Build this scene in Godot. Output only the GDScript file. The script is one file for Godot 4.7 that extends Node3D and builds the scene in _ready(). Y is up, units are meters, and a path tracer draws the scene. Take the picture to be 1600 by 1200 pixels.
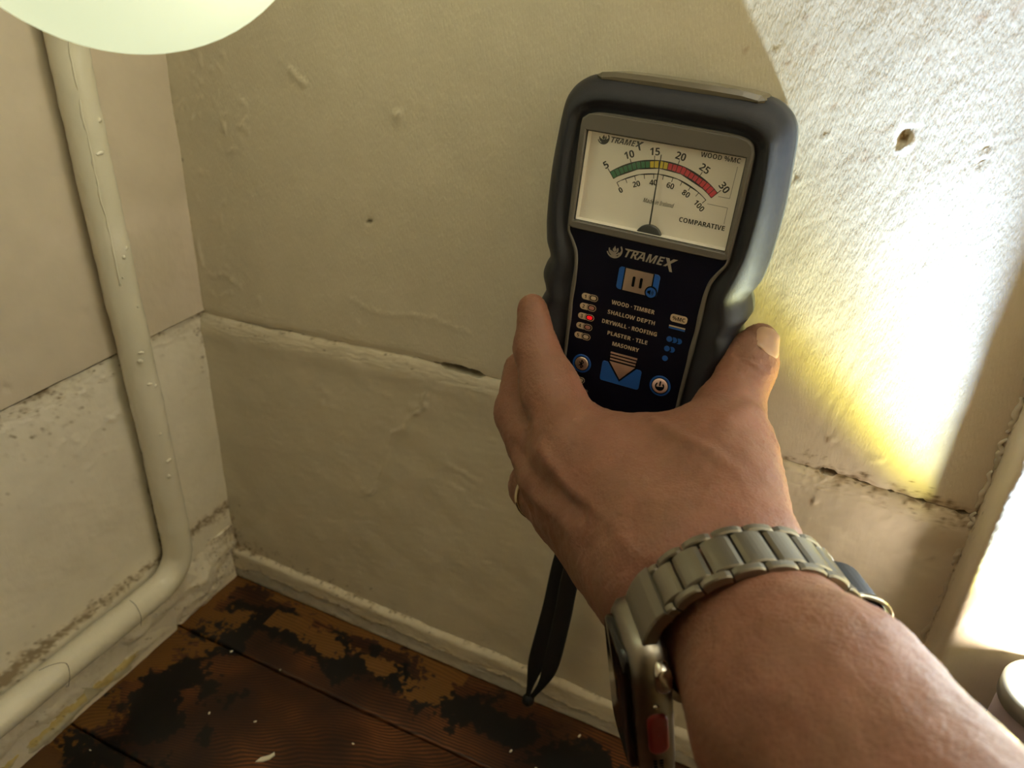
extends Node3D
# A damp survey in the corner of a cupboard. Origin: floor corner; x along the back wall, y up, z into the room. Metres.

const METER := Vector3(0.34698, 0.42248, 0.039)
var meter_turn := Basis(Vector3(0.99976, -0.02142, -0.00438), Vector3(0.02082, 0.99399, -0.10747), Vector3(0.00665, 0.10735, 0.9942))
var taken := {}
var mats := {}
var rough_noise := FastNoiseLite.new()
var fine_noise := FastNoiseLite.new()
var patch_noise := FastNoiseLite.new()

func _ready():
	# ---- camera
	var cam := Camera3D.new()
	cam.name = "camera"
	cam.position = Vector3(0.44724, 0.53307, 0.4179)
	cam.rotation = Vector3(-0.516827, 0.418657, 0.056162)
	cam.fov = 2.0 * rad_to_deg(atan(600.0 / 1293.41))
	cam.near = 0.01
	cam.far = 20.0
	var lens := CameraAttributesPhysical.new()
	lens.frustum_focal_length = 25.8682
	lens.frustum_focus_distance = 0.41
	lens.frustum_near = 0.01
	lens.frustum_far = 20.0
	lens.exposure_aperture = 10.0
	cam.attributes = lens
	add_child(cam)
	cam.make_current()
	# ---- environment
	var we := WorldEnvironment.new()
	we.name = "environment"
	var env := Environment.new()
	env.background_mode = Environment.BG_COLOR
	env.background_color = Color(0.0, 0.0, 0.0)
	env.tonemap_mode = Environment.TONE_MAPPER_LINEAR
	env.tonemap_exposure = 0.41
	env.sdfgi_enabled = true
	env.ssao_enabled = true
	env.ssil_enabled = true
	we.environment = env
	add_child(we)
	# ---- lights of the place
	torch_lights(Vector3(0.582, 0.2095, 0.043))
	# ---- setting and things
	seed_noise()
	make_materials()
	make_back_wall()
	make_left_wall()
	make_right_wall()
	make_floor()
	make_room()
	make_baseboards()
	make_pipe()
	make_meter()
	make_person()
	make_watch()
	make_ring()
	make_torch()
	make_globe()
	make_litter()

func torch_lights(at: Vector3):
	# half angle, softness of its edge, strength, colour
	for k in [[49.5, 0.10, 0.42, Color(0.60, 0.76, 1.0), "core"], [45.0, 0.8, 1.95, Color(0.60, 0.75, 1.0), "beam"], [18.0, 0.6, 38.0, Color(0.86, 0.92, 1.0), "hot_spot"], [57.0, 0.30, 0.42, Color(1.0, 0.98, 0.34), "corona"]]:
		var s := SpotLight3D.new()
		s.name = "flashlight_" + k[4]
		s.spot_angle = k[0]
		s.spot_angle_attenuation = k[1]
		s.light_energy = k[2]
		s.light_color = k[3]
		s.light_size = 0.004
		s.spot_range = 6.0
		s.spot_attenuation = 2.0
		s.shadow_enabled = true
		add_child(s)
		s.position = at
		s.rotation = Vector3(PI / 2, 0, 0)
	var o := OmniLight3D.new()
	o.name = "flashlight_spill"
	o.light_energy = 0.055
	o.light_color = Color(1.0, 0.93, 0.86)
	o.light_size = 0.006
	o.omni_range = 6.0
	o.omni_attenuation = 2.0
	o.shadow_enabled = true
	add_child(o)
	o.position = at

# ------------------------------------------------------------------ naming
func numbered(n: String) -> String:
	if not taken.has(n):
		taken[n] = 0
		return n
	taken[n] += 1
	return "%s_%03d" % [n, taken[n]]

func thing(called: String, label: String, category: String, at := Vector3.ZERO, turn := Basis.IDENTITY, group := "") -> Node3D:
	var o := Node3D.new()
	o.name = numbered(called)
	add_child(o)
	o.transform = Transform3D(turn, at)
	tag(o, label, category, group)
	return o

func tag(o, label: String, category := "", group := ""):
	o.set_meta("label", label)
	if category != "":
		o.set_meta("category", category)
	if group != "":
		o.set_meta("group", group)

func obj(called: String, st: SurfaceTool, m: Material, parent: Node = null, smooth := true) -> MeshInstance3D:
	if smooth:
		st.generate_normals()
	var mesh := st.commit()
	return inst(called, mesh, m, parent)

func inst(called: String, mesh: Mesh, m: Material, parent: Node = null) -> MeshInstance3D:
	var o := MeshInstance3D.new()
	if parent:
		var n := called
		var k := 0
		while parent.has_node(n):
			k += 1
			n = "%s_%03d" % [called, k]
		o.name = n
	else:
		o.name = numbered(called)
	o.mesh = mesh
	o.material_override = m
	if parent:
		parent.add_child(o, true)
	else:
		add_child(o, true)
	return o

func structure(called: String, label := "") -> Node3D:
	var o := Node3D.new()
	o.name = called
	add_child(o)
	o.set_meta("kind", "structure")
	if label != "":
		o.set_meta("label", label)
	return o

# ------------------------------------------------------------------ mesh helpers (triangles given counter-clockwise as seen from outside)
func begin() -> SurfaceTool:
	var st := SurfaceTool.new()
	st.begin(Mesh.PRIMITIVE_TRIANGLES)
	return st

func tri(st: SurfaceTool, a: Vector3, b: Vector3, c: Vector3):
	st.add_vertex(a)
	st.add_vertex(c)
	st.add_vertex(b)

func quad(st: SurfaceTool, a: Vector3, b: Vector3, c: Vector3, d: Vector3):
	tri(st, a, b, c)
	tri(st, a, c, d)

func loft(st: SurfaceTool, rings: Array, closed := true):
	for k in rings.size() - 1:
		var p: PackedVector3Array = rings[k]
		var q: PackedVector3Array = rings[k + 1]
		var n := p.size()
		for i in (n if closed else n - 1):
			var j := (i + 1) % n
			if p[i].distance_squared_to(p[j]) > 1e-14:
				tri(st, p[i], p[j], q[j])
			if q[i].distance_squared_to(q[j]) > 1e-14:
				tri(st, p[i], q[j], q[i])

func cap(st: SurfaceTool, ring: PackedVector3Array, flip := false):
	var c := Vector3.ZERO
	for p in ring:
		c += p
	c /= ring.size()
	for i in ring.size():
		var a := ring[i]
		var b := ring[(i + 1) % ring.size()]
		if flip:
			tri(st, c, b, a)
		else:
			tri(st, c, a, b)

func box(st: SurfaceTool, c: Vector3, size: Vector3, bevel: float, turn := Basis.IDENTITY):
	# a box with chamfered edges: rounded-rectangle rings up its height
	var h := size / 2.0
	var rings := []
	for k in [[-h.y, bevel], [-h.y + bevel, 0.0], [h.y - bevel, 0.0], [h.y, bevel]]:
		var r := PackedVector3Array()
		var x: float = h.x - k[1]
		var z: float = h.z - k[1]
		for p in [Vector2(x, z - bevel), Vector2(x - bevel, z), Vector2(-x + bevel, z), Vector2(-x, z - bevel), Vector2(-x, -z + bevel), Vector2(-x + bevel, -z), Vector2(x - bevel, -z), Vector2(x, -z + bevel)]:
			r.append(c + turn * Vector3(p.x, k[0], p.y))
		r.reverse()
		rings.append(r)
	flat(st)
	loft(st, rings)
	cap(st, rings[0], true)
	cap(st, rings[3])
	round_again(st)

func flat(st: SurfaceTool):
	st.set_smooth_group(4294967295)

func round_again(st: SurfaceTool):
	st.set_smooth_group(0)

func tube(st: SurfaceTool, pts: Array, radii, sides: int, bump = null):
	var rings := []
	var side := Vector3.ZERO
	for i in pts.size():
		var d: Vector3 = (pts[mini(i + 1, pts.size() - 1)] - pts[maxi(i - 1, 0)]).normalized()
		if side == Vector3.ZERO:
			side = d.cross(Vector3(0.31, 0.77, 0.55)).normalized()
		side = (side - d * side.dot(d)).normalized()
		var up := d.cross(side)
		var r := PackedVector3Array()
		for k in sides:
			var a := TAU * k / sides
			var o := side * cos(a) + up * sin(a)
			var rad: float = radii[i] if i < radii.size() else radii[-1]
			var p: Vector3 = pts[i] + o * rad
			if bump != null:
				p += o * float(bump.call(p, o))
			r.append(p)
		rings.append(r)
	loft(st, rings)
	cap(st, rings[0], true)
	cap(st, rings[-1])

func lathe(st: SurfaceTool, profile: Array, sides: int, at := Vector3.ZERO, turn := Basis.IDENTITY):
	# profile: Vector2(radius, height) from bottom to top on the outside; axis +y
	var rings := []
	for p in profile:
		var r := PackedVector3Array()
		for k in sides:
			var a := -TAU * k / sides
			r.append(at + turn * Vector3(p.x * cos(a), p.y, p.x * sin(a)))
		rings.append(r)
	loft(st, rings)

func smooth_line(pts: Array, per: int, closed := false) -> Array:
	var out := []
	var n := pts.size()
	for i in (n if closed else n - 1):
		var p0 = pts[(i - 1 + n) % n] if closed or i > 0 else pts[0]
		var p1 = pts[i]
		var p2 = pts[(i + 1) % n]
		var p3 = pts[(i + 2) % n] if closed or i + 2 < n else pts[n - 1]
		for k in per:
			out.append(p1.cubic_interpolate(p2, p0, p3, float(k) / per))
	if not closed:
		out.append(pts[n - 1])
	return out

func prism(st: SurfaceTool, poly: PackedVector2Array, lo: float, hi: float, bevel := 0.0):
	# a flat shape in the plane x, y raised from lo to hi along z
	var area := 0.0
	for i in poly.size():
		area += poly[i].cross(poly[(i + 1) % poly.size()])
	if area < 0:
		poly.reverse()
	var top := poly
	if bevel > 0:
		top = PackedVector2Array()
		var n := poly.size()
		for i in n:
			var a := (poly[i] - poly[(i - 1 + n) % n]).normalized()
			var b := (poly[(i + 1) % n] - poly[i]).normalized()
			var nrm := Vector2(-(a.y + b.y), a.x + b.x)
			nrm = nrm.normalized() / maxf(0.4, cos(a.angle_to(b) / 2.0))
			top.append(poly[i] + nrm * bevel)
	var idx := Geometry2D.triangulate_polygon(top)
	flat(st)
	for k in range(0, idx.size(), 3):
		var a := top[idx[k]]
		var b := top[idx[k + 1]]
		var c := top[idx[k + 2]]
		if (b - a).cross(c - a) < 0:
			var s := b
			b = c
			c = s
		tri(st, Vector3(a.x, a.y, hi), Vector3(b.x, b.y, hi), Vector3(c.x, c.y, hi))
	var rings := []
	for k in ([[poly, lo], [poly, hi - bevel], [top, hi]] if bevel > 0 else [[poly, lo], [poly, hi]]):
		var r := PackedVector3Array()
		for p in k[0]:
			r.append(Vector3(p.x, p.y, k[1]))
		rings.append(r)
	loft(st, rings)
	round_again(st)

func disc(c: Vector2, r: float, n := 28, from := 0.0, to := TAU) -> PackedVector2Array:
	var p := PackedVector2Array()
	for i in n:
		var a := from + (to - from) * i / n
		p.append(c + Vector2(cos(a), sin(a)) * r)
	return p

func arc_band(c: Vector2, r0: float, r1: float, a0: float, a1: float, n := 16) -> PackedVector2Array:
	var p := PackedVector2Array()
	for i in n + 1:
		var a := a0 + (a1 - a0) * i / n
		p.append(c + Vector2(cos(a), sin(a)) * r1)
	for i in n + 1:
		var a := a1 + (a0 - a1) * i / n
		p.append(c + Vector2(cos(a), sin(a)) * r0)
	return p

func stroke_poly(a: Vector2, b: Vector2, w: float) -> PackedVector2Array:
	var d := (b - a).normalized() * w / 2.0
	var s := Vector2(-d.y, d.x)
	return PackedVector2Array([a - s, b - s, b + s, a + s])

func rrect(c: Vector2, w: float, h: float, r: float, n := 5) -> PackedVector2Array:
	var p := PackedVector2Array()
	for k in 4:
		var q := Vector2((w / 2 - r) * [1, -1, -1, 1][k], (h / 2 - r) * [1, 1, -1, -1][k])
		for i in n + 1:
			var a := PI / 2 * (k + float(i) / n)
			p.append(c + q + Vector2(cos(a), sin(a)) * r)
	return p

func letters(st: SurfaceTool, s: String, c: Vector2, n: float, w: float, h: float, bold := true, slant := 0.0, ang := 0.0, scale := 1.0):
	# print: c centre, w wanted width (0: natural), h wanted height, in the units of the caller
	var f := SystemFont.new()
	f.font_names = PackedStringArray(["Droid Sans"])
	f.font_weight = 700 if bold else 400
	var tm := TextMesh.new()
	tm.text = s
	tm.font = f
	tm.font_size = 64
	tm.pixel_size = 0.01
	tm.depth = 0.01
	tm.curve_step = 2.0
	var bb := tm.get_aabb()
	var sy := h / bb.size.y
	var sx := (w / bb.size.x) if w > 0 else sy
	var b := Basis(Vector3(0, 0, 1), ang) * Basis(Vector3(sx, 0, 0), Vector3(slant * sy, sy, 0), Vector3(0, 0, sy))
	var mid := bb.position + bb.size / 2
	var x := Transform3D(b.scaled(Vector3.ONE * scale), Vector3(c.x, c.y, n) * scale) * Transform3D(Basis.IDENTITY, -mid)
	st.append_from(tm, 0, x)

func mat(key: String, c: Color, rough: float, metal := 0.0, spec := 0.5) -> StandardMaterial3D:
	if mats.has(key):
		return mats[key]
	var m := StandardMaterial3D.new()
	m.albedo_color = c
	m.roughness = rough
	m.metallic = metal
	m.metallic_specular = spec
	mats[key] = m
	return m

func noise_tex(seed_: int, freq: float, size: int, normal: bool, bump := 4.0, octaves := 4, kind := FastNoiseLite.TYPE_SIMPLEX_SMOOTH) -> NoiseTexture2D:
	var n := FastNoiseLite.new()
	n.seed = seed_
	n.frequency = freq
	n.noise_type = kind
	n.fractal_octaves = octaves
	var t := NoiseTexture2D.new()
	t.width = size
	t.height = size
	t.seamless = true
	t.noise = n
	t.as_normal_map = normal
	t.bump_strength = bump
	return t

func bumpy(m: StandardMaterial3D, t: Texture2D, strength: float, scale: Vector3, world := true):
	m.normal_enabled = true
	m.normal_texture = t
	m.normal_scale = strength
	m.uv1_triplanar = true
	m.uv1_world_triplanar = world
	m.uv1_scale = scale

func seed_noise():
	rough_noise.seed = 11
	rough_noise.frequency = 1.0
	rough_noise.fractal_octaves = 2
	fine_noise.seed = 12
	fine_noise.frequency = 1.0
	fine_noise.fractal_octaves = 2
	patch_noise.seed = 13
	patch_noise.frequency = 1.0
	patch_noise.fractal_octaves = 4

func make_materials():
	var paint := mat("paint", Color(1, 1, 1), 0.42)
	paint.vertex_color_use_as_albedo = true
	bumpy(paint, noise_tex(3, 0.035, 512, true, 3.0, 3), 0.15, Vector3(14, 5, 14))
	var brush := mat("brushed_paint", Color(1, 1, 1), 0.5)
	brush.vertex_color_use_as_albedo = true
	bumpy(brush, noise_tex(4, 0.05, 512, true, 5.0, 3), 0.17, Vector3(28, 7, 28))
	var skin := mat("skin", Color(1, 1, 1), 0.52, 0.0, 0.4)
	skin.vertex_color_use_as_albedo = true
	skin.subsurf_scatter_enabled = true
	skin.subsurf_scatter_strength = 0.12
	bumpy(skin, noise_tex(5, 0.06, 512, true, 6.0, 3, FastNoiseLite.TYPE_CELLULAR), 0.6, Vector3(22, 22, 22))
	var rubber := mat("rubber", Color(0.11, 0.115, 0.14), 0.46, 0.0, 0.43)
	bumpy(rubber, noise_tex(6, 0.25, 512, true, 8.0, 2), 0.35, Vector3(30, 30, 30), false)
	mat("panel_black", Color(0.020, 0.022, 0.085), 0.45, 0.0, 0.3)
	mat("trim_grey", Color(0.36, 0.34, 0.31), 0.5)
	mat("cream_print", Color(0.70, 0.62, 0.52), 0.6)
	mat("logo_print", Color(0.55, 0.51, 0.46), 0.5)
	mat("blue_print", Color(0.07, 0.30, 0.60), 0.5)
	mat("black_print", Color(0.02, 0.02, 0.03), 0.5, 0.0, 0.25)
	var silver := mat("silver_key", Color(0.80, 0.72, 0.65), 0.32, 0.85)
	silver.metallic_specular = 0.5
	mat("dial_white", Color(0.93, 0.90, 0.85), 0.6)
	mat("green_print", Color(0.06, 0.42, 0.24), 0.6)
	mat("yellow_print", Color(0.86, 0.76, 0.12), 0.6)
	mat("red_print", Color(0.78, 0.07, 0.18), 0.6)
	var steel := mat("titanium", Color(0.52, 0.50, 0.46), 0.31, 1.0)
	bumpy(steel, noise_tex(7, 0.2, 256, true, 4.0, 2), 0.12, Vector3(60, 600, 60), false)
	mat("steel_polished", Color(0.75, 0.73, 0.69), 0.16, 1.0)

# ------------------------------------------------------------------ painted boards: height fields with their own edges
func steps(a: float, b: float, d: float, fine := []) -> PackedFloat32Array:
	# samples from a to b, d apart, denser inside the ranges given as [from, to, step]
	var out := PackedFloat32Array()
	var x := a
	while x < b - 1e-6:
		out.append(x)
		var s := d
		for f in fine:
			if x >= f[0] - 1e-6 and x < f[1]:
				s = f[2]
		x += s
	out.append(b)
	return out

func field(ss: PackedFloat32Array, ts: PackedFloat32Array, place: Callable, height: Callable, tint: Callable, back: float, flip := false) -> SurfaceTool:
	# place(s, t, h) -> point; height(s, t) -> h; tint(s, t) -> linear colour. The border runs back to h = back.
	var st := begin()
	var ns := ss.size()
	var nt := ts.size()
	for j in nt:
		for i in ns:
			st.set_color(tint.call(ss[i], ts[j]))
			st.add_vertex(place.call(ss[i], ts[j], height.call(ss[i], ts[j])))
	var border := []
	for i in ns:
		border.append([ss[i], ts[0]])
	for j in range(1, nt):
		border.append([ss[ns - 1], ts[j]])
	for i in range(ns - 2, -1, -1):
		border.append([ss[i], ts[nt - 1]])
	for j in range(nt - 2, 0, -1):
		border.append([ss[0], ts[j]])
	var base := ns * nt
	st.set_smooth_group(1)
	for b in border:
		st.set_color(tint.call(b[0], b[1]))
		st.add_vertex(place.call(b[0], b[1], height.call(b[0], b[1])))
	for b in border:
		st.set_color(tint.call(b[0], b[1]))
		st.add_vertex(place.call(b[0], b[1], back))
	var put := func(a: int, b: int, c: int):
		st.add_index(a)
		if flip:
			st.add_index(b)
			st.add_index(c)
		else:
			st.add_index(c)
			st.add_index(b)
	for j in nt - 1:
		for i in ns - 1:
			var a := j * ns + i
			put.call(a, a + 1, a + ns + 1)
			put.call(a, a + ns + 1, a + ns)
	var n := border.size()
	for i in n:
		var j := (i + 1) % n
		put.call(base + i, base + n + j, base + j)
		put.call(base + i, base + n + i, base + n + j)
	return st

func ridge(x: float, y: float, marks: Array) -> float:
	var h := 0.0
	for m in marks:
		var w: float = m[1]
		var box_: Rect2 = m[3]
		if not box_.has_point(Vector2(x, y)):
			continue
		var best := 1e9
		var pts: Array = m[0]
		if pts.size() == 1:
			best = Vector2(x, y).distance_to(pts[0])
		for i in pts.size() - 1:
			var q := Geometry2D.get_closest_point_to_segment(Vector2(x, y), pts[i], pts[i + 1])
			best = minf(best, q.distance_to(Vector2(x, y)))
		h += m[2] * exp(-best * best / (w * w)) * (0.62 + 0.9 * fine_noise.get_noise_2d(x * 150.0 + 3.0, y * 150.0))
	return h

func mark(pts: Array, w: float, h: float) -> Array:
	var r := Rect2(pts[0], Vector2.ZERO)
	for p in pts:
		r = r.expand(p)
	return [pts, w, h, r.grow(w * 3.0)]

func clumps(x: float, y: float, f: float, seed_shift := 0.0) -> float:
	return patch_noise.get_noise_2d(x * f + seed_shift, y * f - seed_shift)

func paint_colour(x: float, y: float) -> Color:
	var k := 1.0 + 0.05 * clumps(x, y, 30.0) + 0.02 * clumps(x, y, 200.0, 5.0)
	return Color(0.68 * k, 0.605 * k, 0.465 * k)

# ------------------------------------------------------------------ the setting
const LIGHT_LIFT := Color(1.24, 1.29, 1.42)   # paints extra light into the colour of the lower left board and skirting
func joint_y(x: float) -> float:
	return 0.2602 + 0.0128 * smoothstep(0.0, 0.22, x) - 0.0015 * smoothstep(0.44, 0.53, x) + 0.0008 * rough_noise.get_noise_2d(x * 40.0, 3.0)

func slot(x: float) -> float:
	# width of the open crack between the boards of the back wall
	var w := 0.0003
	for s in [[0.036, 0.088, 0.0011], [0.094, 0.098, 0.0022], [0.130, 0.134, 0.0015], [0.1905, 0.1945, 0.0016], [0.2035, 0.2072, 0.0026], [0.2095, 0.2405, 0.0060], [0.2465, 0.2485, 0.0018], [0.4420, 0.4445, 0.0018], [0.4505, 0.4592, 0.0052], [0.4690, 0.4722, 0.0022], [0.4735, 0.4765, 0.0030], [0.4870, 0.4900, 0.0026], [0.5015, 0.5050, 0.0034], [0.5215, 0.5250, 0.0036]]:
		var e: float = minf(0.0012, (s[1] - s[0]) * 0.35)
		w = maxf(w, s[2] * smoothstep(s[0] - e * 0.3, s[0] + e, x) * (1.0 - smoothstep(s[1] - e, s[1] + e * 0.3, x)) * (0.85 + 0.3 * fine_noise.get_noise_2d(x * 700.0, 9.0)))
	return w

func grime(x: float, y: float, f: float, amount: float, c: Color) -> Color:
	# dirt caught in the brush marks: mottled smears with darker specks in them
	var coarse := clumps(x, y, f, 31.0)
	var fine := clumps(x, y, f * 2.6, 7.0)
	var grain := fine_noise.get_noise_2d(x * f * 9.0, y * f * 9.0)
	var smear := 0.62 * smoothstep(0.30, 0.80, amount * 1.55 + 0.55 * coarse + 0.45 * fine + 0.12 * grain)
	var speck := 0.75 * smoothstep(0.55, 0.80, amount * 1.15 + 0.35 * coarse + 0.75 * fine + 0.25 * grain)
	var p := paint_colour(x, y)
	return p.lerp(Color(0.31, 0.225, 0.12), clampf(smear, 0.0, 0.8)).lerp(c, clampf(speck, 0.0, 0.85))

func make_back_wall():
	var w := structure("wall_back", "cream painted back wall of two boards with a cracked joint")
	var brush: Material = mats["brushed_paint"]
	var paint: Material = mats["paint"]
	var V := func(a, b): return Vector2(a, b)
	var up_marks := [
		mark([Vector2(0.138, 0.3041), Vector2(0.152, 0.2995), Vector2(0.166, 0.2985), Vector2(0.186, 0.3025), Vector2(0.205, 0.3045), Vector2(0.229, 0.3005)], 0.0010, 0.0010),
		mark([Vector2(0.1048, 0.4445), Vector2(0.1095, 0.4400), Vector2(0.1138, 0.4379)], 0.0014, 0.0022),
		mark([Vector2(0.098, 0.450), Vector2(0.1048, 0.4445)], 0.0011, 0.0009),
		mark([Vector2(0.018, 0.293), Vector2(0.030, 0.297), Vector2(0.044, 0.290)], 0.0012, 0.0011),
		mark([Vector2(0.010, 0.300), Vector2(0.008, 0.318)], 0.0014, 0.0016),
		mark([Vector2(0.012, 0.282), Vector2(0.020, 0.276), Vector2(0.034, 0.284)], 0.0011, 0.0010),
		mark([Vector2(0.157, 0.3609)], 0.0016, -0.0022),
		mark([Vector2(0.1798, 0.4282)], 0.0034, 0.0014),
		mark([Vector2(0.199, 0.436)], 0.0022, 0.0012),
		mark([Vector2(0.060, 0.284)], 0.0022, 0.0010),
		mark([Vector2(0.4470, 0.4560), Vector2(0.4462, 0.4528)], 0.0020, -0.0030),
		mark([Vector2(0.4495, 0.4515), Vector2(0.4470, 0.4500)], 0.0014, 0.0018),
		mark([Vector2(0.480, 0.455)], 0.0009, -0.0010),
		mark([Vector2(0.480, 0.448)], 0.0009, -0.0011),
		mark([Vector2(0.30, 0.325), Vector2(0.27, 0.33)], 0.0015, 0.0006),
		mark([Vector2(0.452, 0.293), Vector2(0.468, 0.288), Vector2(0.478, 0.289)], 0.0015, 0.0009)]
	var rng := RandomNumberGenerator.new()
	rng.seed = 5
	for k in 46:
		# wrinkled old paint beside the corner
		var p := Vector2(0.006 + 0.05 * pow(rng.randf(), 1.4), rng.randf_range(0.28, 0.50))
		if k < 26:
			p = Vector2(rng.randf_range(0.008, 0.062), rng.randf_range(0.392, 0.452))
		var d := Vector2(rng.randf_range(-0.4, 1.0), rng.randf_range(-0.7, 0.6)).normalized() * rng.randf_range(0.003, 0.011)
		up_marks.append(mark([p, p + d * 0.5 + Vector2(0, 0.001), p + d], rng.randf_range(0.0007, 0.0013), rng.randf_range(0.0004, 0.0010)))
	for k in 90:
		# pits, bits and drips in the paint
		var p := Vector2(rng.randf_range(0.07, 0.53), rng.randf_range(0.285, 0.545))
		up_marks.append(mark([p, p + Vector2(rng.randf_range(-0.001, 0.001), -rng.randf_range(0.0, 0.002))], rng.randf_range(0.0005, 0.0013), rng.randf_range(-0.0005, 0.0009)))
	var up_h := func(x: float, y: float) -> float:
		if y > 0.62:
			return 0.0
		var e := y - joint_y(x)
		var h := 0.0004 * rough_noise.get_noise_2d(x * 18.0, y * 14.0) + 0.00009 * fine_noise.get_noise_2d(x * 130.0, y * 60.0)
		h += 0.00008 * fine_noise.get_noise_2d(x * 330.0 + y * 60.0, y * 90.0) + 0.0001 * fine_noise.get_noise_2d(x * 60.0, y * 420.0) * (1.0 - smoothstep(0.25, 0.36, x))
		h += ridge(x, y, up_marks)
		h -= 0.0010 * exp(-e * e / 0.000008)
		return h
	var up_c := func(x: float, y: float) -> Color:
		var c := paint_colour(x, y)
		var e: float = y - joint_y(x)
		if y < 0.62:
			var a := 0.0
			a += 0.42 * exp(-e * e / 0.00006) * smoothstep(0.36, 0.46, x)
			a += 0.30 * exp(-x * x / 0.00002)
			if a > 0.02:
				c = grime(x, y, 90.0, a, Color(0.16, 0.115, 0.06))
			if Vector2(x, y).distance_to(Vector2(0.157, 0.3609)) < 0.0016 + 0.0008 * fine_noise.get_noise_2d(x * 900.0, y * 900.0):
				c = Color(0.12, 0.09, 0.05)
			var q := Vector2(x - 0.4466, (y - 0.4545) * 0.62)
			if q.length() < 0.0019 + 0.0005 * fine_noise.get_noise_2d(x * 700.0, y * 700.0):
				c = Color(0.20, 0.125, 0.05)
			# faint brown drips high up on the right
			if x > 0.37 and y > 0.44:
				var s := smoothstep(0.40, 0.75, clumps(x * 1.6, y * 0.8, 70.0, 3.0) + 0.4 * clumps(x, y, 400.0))
				c = c.lerp(Color(0.42, 0.27, 0.15), s * 0.6)
		return c
	var xs := steps(-0.004, 0.536, 0.002, [[-0.004, 0.07, 0.0013], [0.44, 0.456, 0.001]])
	var ys := steps(0.0, 1.0, 0.1)
	ys = PackedFloat32Array()
	# rows follow the wavy joint: t runs from the joint upwards
	var t := 0.0
	while t < 0.30:
		ys.append(t)
		t += 0.0007 if t < 0.010 else 0.002
	for k in [0.30, 0.34, 0.45, 0.7, 1.0, 1.35]:
		ys.append(k)
	var edge_up := func(x: float, t_: float) -> float:
		return joint_y(x) + slot(x) * 0.5 * maxf(0.0, 1.0 - t_ / 0.012) + t_
	obj("board", field(xs, ys, func(s, tt, h): return Vector3(s, edge_up.call(s, tt), h), func(s, tt): return up_h.call(s, edge_up.call(s, tt)), func(s, tt): return up_c.call(s, edge_up.call(s, tt)), -0.009), brush, w)
	# lower board, a little proud, its painted top edge rounded
	var low_marks := [
		mark([Vector2(0.1998, 0.2508), Vector2(0.196, 0.243), Vector2(0.1985, 0.236), Vector2(0.1915, 0.2310), Vector2(0.186, 0.2335)], 0.0013, 0.0017),
		mark([Vector2(0.1915, 0.2310), Vector2(0.1835, 0.222), Vector2(0.1799, 0.2136), Vector2(0.1715, 0.2085), Vector2(0.1688, 0.1991), Vector2(0.1650, 0.186), Vector2(0.1615, 0.1741), Vector2(0.157, 0.160), Vector2(0.1533, 0.1505), Vector2(0.149, 0.144), Vector2(0.143, 0.146)], 0.0015, 0.0011),
		mark([Vector2(0.1880, 0.2350)], 0.0034, 0.0012),
		mark([Vector2(0.1862, 0.2145)], 0.0020, 0.0013),
		mark([Vector2(0.2162, 0.1949), Vector2(0.226, 0.1935), Vector2(0.2392, 0.1894)], 0.0012, 0.0010),
		mark([Vector2(0.2112, 0.1793), Vector2(0.219, 0.1790), Vector2(0.2279, 0.1764)], 0.0012, 0.0010),
		mark([Vector2(0.223, 0.186), Vector2(0.236, 0.183)], 0.0012, 0.0008),
		mark([Vector2(0.1122, 0.2277), Vector2(0.1100, 0.2180), Vector2(0.1095, 0.2078)], 0.0015, 0.0008),
		mark([Vector2(0.112, 0.212), Vector2(0.130, 0.212)], 0.0013, 0.0005),
		mark([Vector2(0.1155, 0.2225)], 0.0018, 0.0010),
		mark([Vector2(0.4525, 0.2540)], 0.0022, 0.0012),
		mark([Vector2(0.498, 0.2330), Vector2(0.508, 0.2385)], 0.0009, 0.0007)]
	for k in 60:
		var p := Vector2(rng.randf_range(0.02, 0.53), rng.randf_range(0.05, 0.255))
		low_marks.append(mark([p, p + Vector2(rng.randf_range(0.0, 0.006), -rng.randf_range(0.0, 0.001))], rng.randf_range(0.0006, 0.0014), rng.randf_range(-0.0003, 0.0008)))
	var low_h := func(x: float, y: float) -> float:
		var e := joint_y(x) - y
		var h := 0.0007 * rough_noise.get_noise_2d(x * 20.0 + 7.0, y * 20.0) + 0.00025 * fine_noise.get_noise_2d(x * 60.0, y * 330.0) + 0.00015 * fine_noise.get_noise_2d(x * 300.0, y * 300.0)
		h += ridge(x, y, low_marks)
		h += 0.0014 - 0.0030 * exp(-e / 0.0030) + 0.0009 * exp(-pow((e - 0.014) / 0.008, 2.0))
		# lumps of filler along the joint on the right, where hands never sanded it
		h += 0.0010 * maxf(0.0, fine_noise.get_noise_2d(x * 160.0, y * 160.0)) * exp(-e / 0.010) * smoothstep(0.40, 0.46, x)
		return h
	var low_c := func(x: float, y: float) -> Color:
		var e: float = joint_y(x) - y
		var a := 0.36 * exp(-e / 0.006) * (0.55 + 0.45 * smoothstep(0.40, 0.46, x))
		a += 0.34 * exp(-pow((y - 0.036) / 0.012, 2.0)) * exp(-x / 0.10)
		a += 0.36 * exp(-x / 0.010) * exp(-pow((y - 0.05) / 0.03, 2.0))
		a += 0.16 * exp(-e / 0.02) * smoothstep(0.44, 0.53, x)
		var c := paint_colour(x, y)
		if a > 0.02:
			c = grime(x, y, 80.0, a, Color(0.15, 0.105, 0.055))
		return c
	ys = PackedFloat32Array()
	t = -0.262
	while t < -0.0001:
		ys.append(t)
		t += 0.0007 if t > -0.013 else 0.002
	ys.append(0.0)
	var edge_low := func(x: float, t_: float) -> float:
		var j := joint_y(x)
		return maxf(-0.002, j - slot(x) * 0.5 * maxf(0.0, 1.0 + t_ / 0.012) + t_)
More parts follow.
